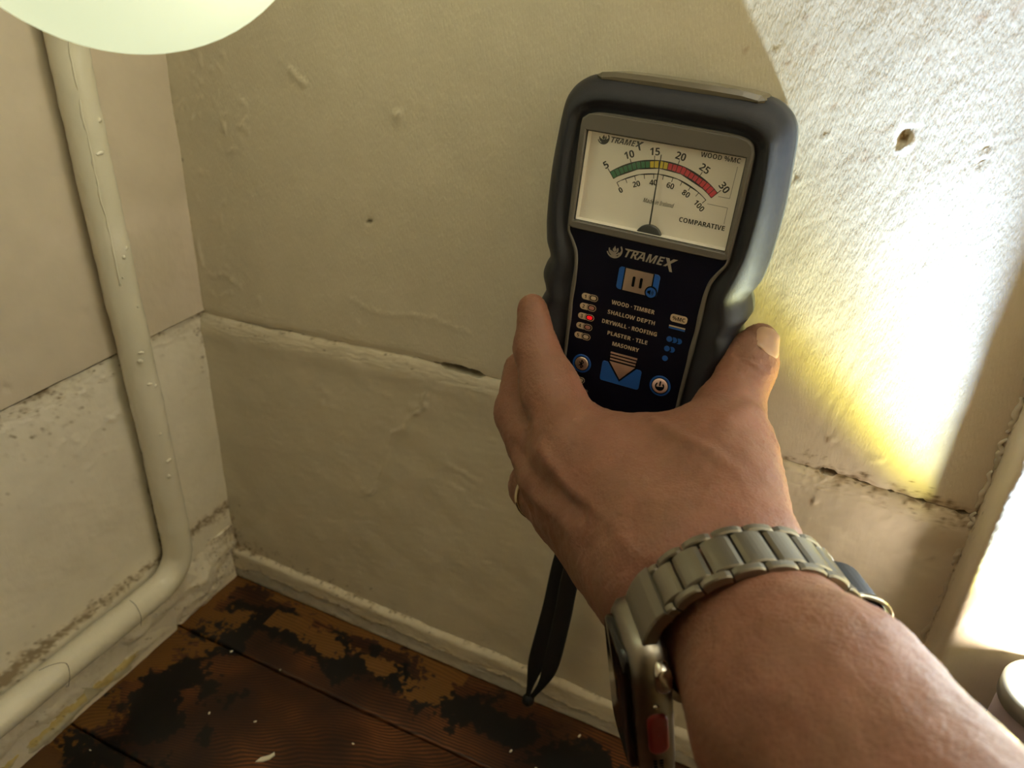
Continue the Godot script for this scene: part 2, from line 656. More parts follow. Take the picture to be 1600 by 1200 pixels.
	obj("board", field(xs, ys, func(s, tt, h): return Vector3(s, edge_low.call(s, tt), h), func(s, tt): return low_h.call(s, edge_low.call(s, tt)), func(s, tt): return low_c.call(s, edge_low.call(s, tt)), -0.009), paint, w)
	var st := begin()
	box(st, Vector3(0.35, 0.8, -0.034), Vector3(0.92, 1.7, 0.05), 0.002)
	obj("backing", st, mat("old_wood_dark", Color(0.09, 0.07, 0.05), 0.9), w)

func make_left_wall():
	var w := structure("wall_left", "cream painted left wall, a proud upper panel above a grimy lower board")
	var paint: Material = mats["paint"]
	var rng := RandomNumberGenerator.new()
	rng.seed = 8
	var marks := [mark([Vector2(0.1588, 0.274)], 0.0016, -0.0022), mark([Vector2(0.095, 0.303)], 0.0018, 0.0012), mark([Vector2(0.096, 0.288)], 0.0016, 0.0011), mark([Vector2(0.097, 0.278)], 0.0016, 0.0010)]
	for k in 60:
		var p := Vector2(rng.randf_range(0.0, 0.24), rng.randf_range(0.27, 0.55))
		marks.append(mark([p], rng.randf_range(0.0005, 0.0011), rng.randf_range(-0.0005, 0.0006)))
	var ph := func(z: float, y: float) -> float:
		if y > 0.6 or z > 0.4:
			return 0.0045
		return 0.0045 + 0.0008 * rough_noise.get_noise_2d(z * 18.0, y * 14.0 + 50.0) + 0.0002 * fine_noise.get_noise_2d(z * 120.0, y * 120.0) + ridge(z, y, marks)
	var pc := func(z: float, y: float) -> Color:
		return paint_colour(z + 3.0, y) * Color(1.0, 0.97, 1.02)
	var ss := steps(-0.009, 1.32, 0.25, [[-0.01, 0.30, 0.0025], [0.30, 0.4, 0.02]])
	var ts := steps(0.2622, 1.62, 0.3, [[0.2, 0.27, 0.001], [0.27, 0.56, 0.0025], [0.56, 0.7, 0.03]])
	var P := func(s, t, h): return Vector3(h, t, s)
	obj("panel", field(ss, ts, P, ph, pc, -0.02, true), paint, w)
	# lower board: ends in a dirty groove behind the pipe
	var lm := [
		mark([Vector2(0.10, 0.2205), Vector2(0.092, 0.216), Vector2(0.086, 0.219)], 0.0014, 0.0014),
		mark([Vector2(0.128, 0.1375)], 0.0016, 0.0012),
		mark([Vector2(0.118, 0.242), Vector2(0.108, 0.247)], 0.0014, 0.0016),
		mark([Vector2(0.14, 0.215), Vector2(0.128, 0.222), Vector2(0.122, 0.214)], 0.0013, 0.0012),
		mark([Vector2(0.12, 0.19), Vector2(0.105, 0.195), Vector2(0.095, 0.193)], 0.0012, 0.0008),
		mark([Vector2(0.045, 0.15), Vector2(0.020, 0.168)], 0.0013, 0.0012),
		mark([Vector2(0.030, 0.20), Vector2(0.012, 0.206)], 0.0013, 0.0012),
		mark([Vector2(0.025, 0.192), Vector2(0.012, 0.196)], 0.0011, 0.0010)]
	for k in 70:
		var p := Vector2(rng.randf_range(0.0, 0.24), rng.randf_range(0.09, 0.26))
		if k < 30:
			p = Vector2(rng.randf_range(0.09, 0.22), rng.randf_range(0.20, 0.258))
		lm.append(mark([p, p + Vector2(rng.randf_range(-0.005, 0.002), rng.randf_range(-0.002, 0.002))], rng.randf_range(0.0006, 0.0013), rng.randf_range(-0.0004, 0.0010)))
	var lh := func(z: float, y: float) -> float:
		if z > 0.4:
			return 0.0015
		var h := 0.0015 + 0.0008 * rough_noise.get_noise_2d(z * 20.0 + 30.0, y * 20.0) + 0.0003 * fine_noise.get_noise_2d(z * 90.0, y * 160.0) + ridge(z, y, lm)
		h += 0.0006 * fine_noise.get_noise_2d(z * 220.0, y * 220.0) * exp(-(0.26 - y) / 0.02)
		var g := z - (0.0735 + 0.0015 * rough_noise.get_noise_2d(y * 60.0, 5.0))
		h -= 0.0035 * exp(-g * g / 0.0000035)
		h += 0.0012 * smoothstep(-0.002, 0.002, g)
		return h
	var lc := func(z: float, y: float) -> Color:
		var c := paint_colour(z + 9.0, y) * LIGHT_LIFT
		if z > 0.4:
			return c
		var g := z - (0.0735 + 0.0015 * rough_noise.get_noise_2d(y * 60.0, 5.0))
		var a := 0.42 * exp(-g * g / 0.000006)
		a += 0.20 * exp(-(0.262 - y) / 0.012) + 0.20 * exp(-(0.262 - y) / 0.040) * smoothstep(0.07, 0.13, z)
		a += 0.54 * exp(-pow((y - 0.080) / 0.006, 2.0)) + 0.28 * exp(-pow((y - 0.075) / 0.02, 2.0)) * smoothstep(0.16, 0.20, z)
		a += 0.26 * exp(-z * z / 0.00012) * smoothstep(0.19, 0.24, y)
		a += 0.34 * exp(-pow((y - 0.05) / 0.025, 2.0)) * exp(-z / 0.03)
		if a > 0.03:
			c = grime(z + 9.0, y, 85.0, a, Color(0.17, 0.115, 0.055)) * LIGHT_LIFT
		return c
	ss = steps(-0.009, 1.32, 0.25, [[-0.01, 0.06, 0.002], [0.06, 0.085, 0.0008], [0.085, 0.26, 0.002], [0.26, 0.4, 0.02]])
	ts = steps(0.0, 0.2602, 0.002, [[0.244, 0.27, 0.001]])
	obj("board", field(ss, ts, P, lh, lc, -0.02, true), paint, w)
	var st := begin()
	box(st, Vector3(-0.045, 0.8, 0.62), Vector3(0.05, 1.7, 1.5), 0.002)
	obj("backing", st, mats["old_wood_dark"], w)

func make_right_wall():
	var w := structure("wall_right", "cream painted board standing proud on the right, its rounded edge beside the back wall")
	var paint: Material = mats["paint"]
	# section, walked from the corner: (x, z)
	var section := smooth_line([Vector2(0.5298, 0.0), Vector2(0.5304, 0.0040), Vector2(0.5312, 0.0090), Vector2(0.5326, 0.0150), Vector2(0.5352, 0.0196), Vector2(0.5400, 0.0212), Vector2(0.548, 0.0208), Vector2(0.560, 0.0200), Vector2(0.575, 0.0196)], 6)
	var x := 0.578
	while x < 0.66:
		section.append(Vector2(x, 0.0196))
		x += 0.002
	for k in [0.68, 0.73]:
		section.append(Vector2(k, 0.0196))
	var ss := PackedFloat32Array()
	for k in section.size():
		ss.append(k)
	var ts := steps(-0.002, 1.62, 0.2, [[-0.01, 0.1, 0.01], [0.1, 0.46, 0.0018], [0.46, 0.6, 0.02]])
	var place := func(s, t, h):
		var k := int(round(s))
		var p: Vector2 = section[k]
		var d: Vector2 = (section[mini(k + 1, section.size() - 1)] - section[maxi(k - 1, 0)]).normalized()
		return Vector3(p.x - d.y * h, t, p.y + d.x * h)
	var height := func(s, t):
		if t > 0.6:
			return 0.0
		var p: Vector2 = section[int(round(s))]
		var l: float = p.x + p.y
		var e := p.y
		var h := 0.00035 * rough_noise.get_noise_2d(l * 60.0, t * 30.0) + 0.00012 * fine_noise.get_noise_2d(l * 260.0, t * 260.0)
		h += 0.0013 * maxf(0.0, fine_noise.get_noise_2d(l * 120.0, t * 110.0)) * exp(-e / 0.006)
		return h
	var tint := func(s, t):
		var p: Vector2 = section[int(round(s))]
		var a := 0.42 * exp(-pow(p.y / 0.0035, 2.0)) + 0.14 * exp(-pow((t - 0.272) / 0.015, 2.0)) * exp(-p.y / 0.008)
		if a > 0.03 and p.x < 0.55:
			return grime(p.x * 2.0 + p.y * 2.0, t, 95.0, a, Color(0.15, 0.11, 0.07))
		return paint_colour(p.x + p.y + 20.0, t)
	obj("board", field(ss, ts, place, height, tint, -0.001), paint, w)
	# broken bead of filler down the corner, with open holes between its lumps
	var rng := RandomNumberGenerator.new()
	rng.seed = 21
	var y := 0.12
	while y < 0.50:
		var l := rng.randf_range(0.010, 0.034)
		var st := begin()
		var pts := []
		var rad := []
		for k in 9:
			var q := k / 8.0
			pts.append(Vector3(0.5290 + 0.0012 * rng.randf_range(-1, 1), y + l * q, 0.0006))
			rad.append(0.0019 * pow(sin(PI * clampf(q, 0.06, 0.94)), 0.5) * rng.randf_range(0.75, 1.15))
		tube(st, smooth_line(pts, 2), PackedFloat32Array(double_up(rad)), 9)
		obj("filler_lump", st, mat("filler", Color(0.80, 0.77, 0.69), 0.6), w)
		y += l + rng.randf_range(0.0004, 0.0045)

func double_up(a: Array) -> Array:
	var out := []
	for i in a.size() - 1:
		out.append(a[i])
		out.append((a[i] + a[i + 1]) / 2.0)
	out.append(a[-1])
	return out

func make_floor():
	var fl := structure("floor", "dark stained floorboards with bare and black patches by the walls")
	var st := begin()
	box(st, Vector3(0.35, -0.045, 0.62), Vector3(0.92, 0.03, 1.5), 0.002)
	obj("subfloor", st, mat("dark_gap", Color(0.02, 0.016, 0.012), 0.9), fl)
	# boards run along x
	var W := 1024
	var H := 640
	var img := Image.create(W, H, false, Image.FORMAT_RGB8)
	var rgh := Image.create(W, H, false, Image.FORMAT_RGB8)
	var gn := FastNoiseLite.new()
	gn.seed = 77
	gn.frequency = 1.0
	gn.fractal_octaves = 3
	for j in H:
		var z := j / float(H) * 0.4
		var b := 0 if z < 0.0725 else (1 if z < 0.181 else 2)
		for i in W:
			var x := i / float(W) * 0.64
			# flat-sawn grain: rings stretched along the board, bent by noise
			var bend := gn.get_noise_2d(x * 5.0 + b * 9.0, z * 9.0)
			var rings := (z * 1.0 + x * 0.50 + 0.016 * bend + b * 0.013) * 2100.0
			if b == 0:
				rings = (z + x * 0.06 + 0.010 * bend) * 2300.0
			var g := 0.5 + 0.5 * sin(rings + 1.2 * gn.get_noise_2d(x * 50.0, z * 50.0))
			var streak := gn.get_noise_2d(x * 40.0, z * 900.0)
			var worn := clampf(0.5 + 0.9 * gn.get_noise_2d(x * 11.0 + 40.0, z * 11.0), 0.0, 1.0)
			var c := Color(0.22, 0.118, 0.068).lerp(Color(0.50, 0.285, 0.14), worn * (0.45 + 0.55 * g))
			c = c.lerp(Color(0.07, 0.035, 0.025), 0.35 * g * (1.0 - worn))
			c = c.lerp(c * 0.42, (1.0 - g) * 0.8)
			c = c.lerp(c * 0.75, clampf(streak, 0.0, 1.0))
			# black stain left along the edges, and bare yellow wood where it never reached
			var n1 := gn.get_noise_2d(x * 26.0, z * 26.0 + 8.0) + 0.4 * gn.get_noise_2d(x * 120.0, z * 120.0)
			var n2 := gn.get_noise_2d(x * 22.0 + 70.0, z * 30.0) + 0.45 * gn.get_noise_2d(x * 160.0, z * 160.0)
			var near := minf(x, z * 1.15)
			var black := smoothstep(-0.05, 0.12, n1 + 0.55 - absf(near - 0.042) / 0.030)
			black = maxf(black, smoothstep(0.1, 0.25, n1 + 0.62 - Vector2((x - 0.045) / 0.075, (z - 0.15) / 0.075).length()))
			black = maxf(black, 0.9 * smoothstep(0.0, 0.2, n1 + 0.4 - Vector2((x - 0.32) / 0.09, (z - 0.045) / 0.035).length()))
			var bare := smoothstep(-0.02, 0.10, n2 + 0.75 - near / 0.026)
			if x < 0.06 and z < 0.09:
				bare = maxf(bare, smoothstep(0.0, 0.10, n2 + 0.55 - Vector2((x - 0.012) / 0.040, (z - 0.058) / 0.040).length()))
			if x > 0.06 and x < 0.24:
				bare = maxf(bare, smoothstep(0.0, 0.08, n2 + 0.42 - absf(z - 0.026 - 0.02 * (x - 0.06)) / 0.022))
			if x > 0.24:
				bare *= 0.25
			if z > 0.20:
				bare *= 0.6
			c = c.lerp(Color(0.028, 0.026, 0.027), clampf(black, 0.0, 1.0) * 0.93)
			c = c.lerp(Color(0.46, 0.31, 0.12).lerp(Color(0.33, 0.20, 0.08), g * 0.7), clampf(bare, 0.0, 1.0) * 0.92)
			img.set_pixel(i, j, c)
			var r := 0.42 + 0.25 * bare + 0.1 * n1
			rgh.set_pixel(i, j, Color(r, r, r))
	var m := StandardMaterial3D.new()
	m.albedo_texture = ImageTexture.create_from_image(img)
	m.roughness_texture = ImageTexture.create_from_image(rgh)
	m.roughness = 1.0
	m.metallic_specular = 0.4
	var edges := [[-0.02, 0.0718], [0.0732, 0.1802], [0.1818, 0.290], [0.2916, 0.40], [0.4016, 0.51], [0.5116, 0.62], [0.6216, 0.73], [0.7316, 0.84], [0.8416, 0.95], [0.9516, 1.06], [1.0616, 1.17], [1.1716, 1.28], [1.2816, 1.33]]
	for e in edges:
		st = begin()
		var a: float = e[0]
		var b: float = e[1]
		var near_: bool = a < 0.3
		var xs := steps(-0.02, 0.735, 0.3 if not near_ else 0.25, [[-0.03, 0.62, 0.006]] if near_ else [])
		var prof := [Vector2(a, -0.012), Vector2(a, -0.0012), Vector2(a + 0.0008, -0.0002), Vector2(a + 0.0025, 0.0), Vector2((a + b) / 2, 0.0), Vector2(b - 0.0025, 0.0), Vector2(b - 0.0008, -0.0002), Vector2(b, -0.0012), Vector2(b, -0.012)]
		for i in xs.size():
			for k in prof.size():
				var p: Vector2 = prof[k]
				var wob := 0.0
				if near_ and (k < 3 or k > 5):
					wob = 0.0005 * fine_noise.get_noise_2d(xs[i] * 90.0, a * 50.0 + (0.0 if k < 3 else 9.0)) - 0.0006 * maxf(0.0, fine_noise.get_noise_2d(xs[i] * 260.0, 4.0))
					if k > 5:
						wob = -wob
				st.set_uv(Vector2(xs[i] / 0.64, p.x / 0.4))
				st.add_vertex(Vector3(xs[i], p.y, p.x + wob))
		var np := prof.size()
		for i in xs.size() - 1:
			for k in np - 1:
				var q := i * np + k
				for idx in [q, q + np + 1, q + 1, q, q + np, q + np + 1]:
					st.add_index(idx)
		obj("floorboard", st, m, fl)

func make_room():
	# the rest of the narrow cupboard, above, beside and behind the camera
	var plain := mat("plain_paint", Color(0.92, 0.84, 0.68), 0.7)
	var c := structure("ceiling")
	var st := begin()
	box(st, Vector3(0.35, 1.63, 0.62), Vector3(0.92, 0.06, 1.5), 0.004)
	obj("slab", st, plain, c)
	var f := structure("wall_front")
	st = begin()
	box(st, Vector3(0.35, 0.8, 1.33), Vector3(0.92, 1.7, 0.06), 0.004)
	obj("slab", st, mat("door_wood", Color(0.42, 0.33, 0.24), 0.7), f)
	var s := structure("wall_side")
	st = begin()
	box(st, Vector3(0.75, 0.8, 0.62), Vector3(0.06, 1.7, 1.5), 0.004)
	obj("slab", st, plain, s)

func make_baseboards():
	var paint: Material = mats["paint"]
	# low skirting along the back wall; its paint has come away in a ragged line
	var b := structure("baseboard_back", "low cream skirting strip along the back wall, its paint peeling in a ragged edge")
	var line := func(x: float) -> float:
		return 0.0130 + 0.0035 * rough_noise.get_noise_2d(x * 45.0, 60.0) + 0.0022 * fine_noise.get_noise_2d(x * 190.0, 61.0) + 0.003 * smoothstep(0.0, 0.03, x) - 0.003 * smoothstep(0.26, 0.34, x)
	var hgt := func(x: float, t: float) -> float:
		var top := 0.0365 + 0.0010 * rough_noise.get_noise_2d(x * 30.0, 70.0)
		var u := t * top
		var h := 0.0048 + 0.0004 * rough_noise.get_noise_2d(x * 40.0, u * 90.0) + 0.00025 * fine_noise.get_noise_2d(x * 220.0, u * 220.0)
		h -= 0.0062 * pow(smoothstep(0.72, 1.0, t), 1.6)
		h += 0.0007 * smoothstep(-0.0004, 0.0004, u - line.call(x))
		h += 0.0011 * exp(-pow((u - line.call(x) - 0.0006) / 0.0009, 2.0)) * maxf(0.0, 0.3 + fine_noise.get_noise_2d(x * 120.0, 77.0))
		h -= 0.0012 * (1.0 - smoothstep(0.0, 0.002, u))
		return h
	var tint := func(x: float, t: float) -> Color:
		var u := t * 0.0365
		var p := paint_colour(x, u + 2.0)
		if u < line.call(x):
			p = Color(0.56, 0.53, 0.46) * (1.0 + 0.15 * clumps(x, u, 90.0))
		var a := 0.40 * exp(-pow((t - 0.95) / 0.09, 2.0)) + 0.40 * exp(-x / 0.012) + 0.16 * exp(-pow((u - line.call(x)) / 0.0012, 2.0)) + 0.10 * exp(-pow((x - 0.14) / 0.05, 2.0)) + 0.16 * exp(-u / 0.002)
		var g := grime(x, u + 2.0, 100.0, a, Color(0.13, 0.095, 0.055))
		var pc := paint_colour(x, u + 2.0)
		return p * Color(g.r / pc.r, g.g / pc.g, g.b / pc.b)
	obj("strip", field(steps(-0.003, 0.534, 0.0016), steps(0.0, 1.0, 0.026), func(s, t, h): return Vector3(s, t * (0.0365 + 0.0010 * rough_noise.get_noise_2d(s * 30.0, 70.0)), h), hgt, tint, -0.004), paint, b)
	# lumpy painted-over skirting below the pipe on the left
	var l := structure("baseboard_left", "lumpy painted skirting under the pipe along the left wall, chipped to yellow at its edge")
	var lh := func(z: float, t: float) -> float:
		var u := t * 0.058
		if z > 0.4:
			return 0.003
		var h := 0.0030 + 0.0030 * rough_noise.get_noise_2d(z * 22.0, u * 40.0 + 90.0) + 0.0008 * fine_noise.get_noise_2d(z * 110.0, u * 110.0)
		h += 0.0070 * exp(-pow((z - 0.112) / 0.016, 2.0) - pow((u - 0.032) / 0.007, 2.0))
		h += 0.0055 * exp(-pow((z - 0.046) / 0.018, 2.0) - pow((u - 0.030) / 0.012, 2.0))
		h -= 0.0022 * exp(-pow((z - 0.128) / 0.004, 2.0) - pow((u - 0.028) / 0.010, 2.0))
		h += 0.0012 * smoothstep(0.016, 0.0135, u + 0.004 * rough_noise.get_noise_2d(z * 30.0, 95.0)) * smoothstep(0.10, 0.14, z)
		h -= 0.0022 * pow(smoothstep(0.0, 0.20, t) - 1.0, 2.0)
		return h
	var lt := func(z: float, t: float) -> Color:
		var u := t * 0.058
		var p := paint_colour(z + 40.0, u) * LIGHT_LIFT
		if z > 0.4:
			return p
		var edge := 0.016 + 0.004 * rough_noise.get_noise_2d(z * 30.0, 95.0)
		if u < edge and z > 0.12 + 0.01 * fine_noise.get_noise_2d(u * 300.0, 1.0):
			var yel := smoothstep(-0.25, 0.25, clumps(z, u, 60.0, 3.0) + 0.8 * (1.0 - absf(u - edge + 0.003) / 0.004))
			p = Color(0.60, 0.56, 0.42).lerp(Color(0.62, 0.48, 0.17), yel * 0.85)
		var a := 0.34 * exp(-z / 0.018) + 0.10 + 0.10 * smoothstep(0.7, 1.0, t)
		var g := grime(z + 40.0, u, 110.0, a, Color(0.20, 0.15, 0.09))
		var pc := paint_colour(z + 40.0, u)
		return p * Color(g.r / pc.r, g.g / pc.g, g.b / pc.b)
	obj("strip", field(steps(0.0, 1.32, 0.25, [[-0.01, 0.26, 0.0014], [0.26, 0.4, 0.02]]), steps(0.0, 1.0, 0.024), func(s, t, h): return Vector3(h, t * 0.058, s), lh, lt, -0.006, true), paint, l)
	# a curled flake of paint lifting off it
	var st := begin()
	var rings := []
	for k in 9:
		var r := PackedVector3Array()
		var q := k / 8.0
		for i in 7:
			var v := i / 6.0
			r.append(Vector3(0.0042 + 0.005 * q * q * (0.5 + v * 0.5), 0.008 + 0.016 * v * (1.0 - 0.75 * q), 0.165 - 0.012 * q + 0.002 * v))
		rings.append(r)
	loft(st, rings, false)
	obj("paint_flake", st, mat("flake", Color(0.82, 0.79, 0.68), 0.6), l)

# ------------------------------------------------------------------ pipe
func make_pipe():
	var t = thing("pipe", "white painted pipe running down the left wall and bending along it just above the skirting", "pipe", Vector3(0.0155, 0, 0.0715))
	var o := Vector3(0.0155, 0, 0.0715)
	var pm := mat("pipe_paint", Color(0.90, 0.875, 0.80), 0.27)
	bumpy(pm, noise_tex(9, 0.03, 512, true, 3.0, 3), 0.25, Vector3(12, 8, 12))
	var lump := func(p: Vector3, n: Vector3) -> float:
		return 0.00055 * rough_noise.get_noise_3d(p.x * 50.0, p.y * 40.0, p.z * 40.0) + 0.0003 * fine_noise.get_noise_3d(p.x * 160.0, p.y * 120.0, p.z * 120.0)
	var pts := []
	var y := 1.59
	while y > 0.56:
		pts.append(Vector3(0.0165, y, 0.0805))
		y -= 0.05
	while y > 0.098:
		pts.append(Vector3(0.0165 - 0.001 * smoothstep(0.4, 0.1, y), y, 0.0800 - 0.0085 * smoothstep(0.46, 0.10, y)))
		y -= 0.003
	# the bend
	var r := 0.026
	for k in 13:
		var a := PI / 2 * k / 12.0
		pts.append(Vector3(0.0152 - 0.0012 * k / 12.0, 0.0645 + r - r * sin(a), 0.0715 + r - r * cos(a)))
	var z := 0.101
	while z < 0.30:
		pts.append(Vector3(0.0140 - 0.0006 * smoothstep(0.1, 0.3, z), 0.0645, z))
		z += 0.003
	for k in [0.36, 0.6, 1.0, 1.29]:
		pts.append(Vector3(0.0134, 0.0645, k))
	for i in pts.size():
		pts[i] -= o
	var rad := PackedFloat32Array()
	for i in pts.size():
		var p: Vector3 = pts[i] + o
		var rr := 0.0108
		if absf(p.y - 0.112) < 0.003 and p.z < 0.09:
			rr += 0.0004
		if absf(p.z - 0.110) < 0.0025 and p.y < 0.07:
			rr += 0.0003
		rad.append(rr)
	var st := begin()
	tube(st, pts, rad, 40, lump)
	obj("pipe_run", st, pm, t)
	# seam of runny paint down the side of the pipe
	st = begin()
	var sp := []
	var sr := []
	y = 0.62
	while y > 0.315:
		var zz := 0.0800 - 0.0085 * smoothstep(0.46, 0.10, y)
		var a := 0.62 + 0.10 * rough_noise.get_noise_2d(y * 30.0, 4.0)
		sp.append(Vector3(0.0165 + 0.0106 * cos(a), y, zz + 0.0106 * sin(a)) - o)
		sr.append(0.0009 * (0.7 + 0.5 * fine_noise.get_noise_2d(y * 200.0, 2.0)))
		y -= 0.003
	tube(st, sp, PackedFloat32Array(sr), 8)
	obj("paint_run", st, pm, t)
	var rng := RandomNumberGenerator.new()
	rng.seed = 44
	var m := rng.randf()
	for q in [[0.418, -0.25], [0.400, 0.15], [0.340, -0.2], [0.335, 0.1], [0.322, 0.4], [0.300, -0.1], [0.268, 0.35], [0.243, 0.25], [0.262, 0.5], [0.240, -0.1], [0.202, 0.3], [0.178, 0.1], [0.165, 0.35]]:
		# dabs and drips of paint standing on it
		st = begin()
		var zc: float = 0.0800 - 0.0085 * smoothstep(0.46, 0.10, q[0])
		var nrm := Vector3(cos(q[1]), 0, sin(q[1]))
		var c: Vector3 = Vector3(0.0162, q[0], zc) + nrm * 0.0106 - o
		m = rng.randf_range(0.0008, 0.0016)
		var dd := Vector3(0, 1, 0).cross(nrm) * rng.randf_range(-0.003, 0.003)
		tube(st, [c - dd - nrm * 0.0006, c - dd * 0.5, c, c + dd * 0.6 - Vector3(0, 0.0006, 0), c + dd - nrm * 0.0006], PackedFloat32Array([m * 0.3, m, m * 1.1, m * 0.8, m * 0.3]), 8)
		obj("paint_dab", st, pm, t)

# ------------------------------------------------------------------ moisture meter
func ml(u: float, v: float, n: float) -> Vector3:
	return Vector3(u, v + 148.0, n) * 0.001

func mring(poly: Array, n: float) -> PackedVector3Array:
	var r := PackedVector3Array()
	for p in poly:
		r.append(ml(p.x, p.y, n))
	return r

func both_sides(half: Array) -> Array:
	# half: points from the top centre down the right side to the bottom centre; returns the whole outline counter-clockwise
	var pts := []
	for i in range(half.size() - 1, -1, -1):
		pts.append(half[i])
	for i in range(1, half.size() - 1):
		pts.append(Vector2(-half[i].x, half[i].y))
	return smooth_line(pts, 6, true)

func mix_outline(a: Array, b: Array, k: float) -> Array:
	var out := []
	for i in a.size():
		out.append(a[i].lerp(b[i], k))
	return out

func mm_shape(st: SurfaceTool, poly: PackedVector2Array, lo: float, hi: float, bevel := 0.0):
	var q := PackedVector2Array()
	for p in poly:
		q.append(Vector2(p.x, p.y + 148.0) * 0.001)
	prism(st, q, lo * 0.001, hi * 0.001, bevel * 0.001)

func mm_text(st: SurfaceTool, s: String, u: float, v: float, n: float, w: float, h: float, bold := true, slant := 0.0, ang := 0.0):
	letters(st, s, Vector2(u, v + 148.0), n, w, h, bold, slant, ang, 0.001)

func logo(sink: SurfaceTool, c: Vector2, r: float, n: float):
	# a drop inside three open rings
	var drop := PackedVector2Array()
	for i in 22:
		var a := TAU * i / 22.0
		var k := 0.27 * r * (1.0 + 0.9 * pow(maxf(0.0, sin(a)), 6.0))
		drop.append(c + Vector2(0.26 * r * cos(a) * (1.0 - 0.45 * maxf(0.0, sin(a))), k * sin(a) + 0.12 * r))
	mm_shape(sink, drop, n, n + 0.06)
	mm_shape(sink, arc_band(c + Vector2(0.0, 0.12 * r), 0.38 * r, 0.55 * r, deg_to_rad(-130), deg_to_rad(35), 18), n, n + 0.06)
	mm_shape(sink, arc_band(c + Vector2(0.0, 0.08 * r), 0.66 * r, 0.83 * r, deg_to_rad(-190), deg_to_rad(-20), 22), n, n + 0.06)
	mm_shape(sink, arc_band(c + Vector2(0.0, 0.05 * r), 0.94 * r, 1.12 * r, deg_to_rad(-160), deg_to_rad(38), 26), n, n + 0.06)

func logo_word(parent: Node, c: Vector2, w: float, h: float, n: float, m: Material, called: String):
	var st := begin()
	mm_text(st, "TRAME", c.x - w * 0.105, c.y, n, w * 0.79, h, true, 0.30)
	obj(called, st, m, parent, false)
	st = begin()
	# T's long bar, and an X whose leg runs on below the line
	mm_shape(st, stroke_poly(c + Vector2(-w * 0.50, h * 0.44), c + Vector2(-w * 0.10, h * 0.44), h * 0.12), n - 0.02, n + 0.04)
	var x := c.x + w * 0.40
	mm_shape(st, PackedVector2Array([Vector2(x - w * 0.075, c.y + h * 0.5), Vector2(x, c.y + h * 0.5), Vector2(x + w * 0.10, c.y - h * 1.0), Vector2(x + w * 0.045, c.y - h * 1.0)]), n - 0.02, n + 0.04)
	mm_shape(st, PackedVector2Array([Vector2(x - w * 0.10, c.y - h * 0.5), Vector2(x - w * 0.05, c.y - h * 0.5), Vector2(x + w * 0.125, c.y + h * 0.36), Vector2(x + w * 0.17, c.y + h * 0.5), Vector2(x + w * 0.08, c.y + h * 0.5)]), n - 0.02, n + 0.05)
	obj(called, st, m, parent)

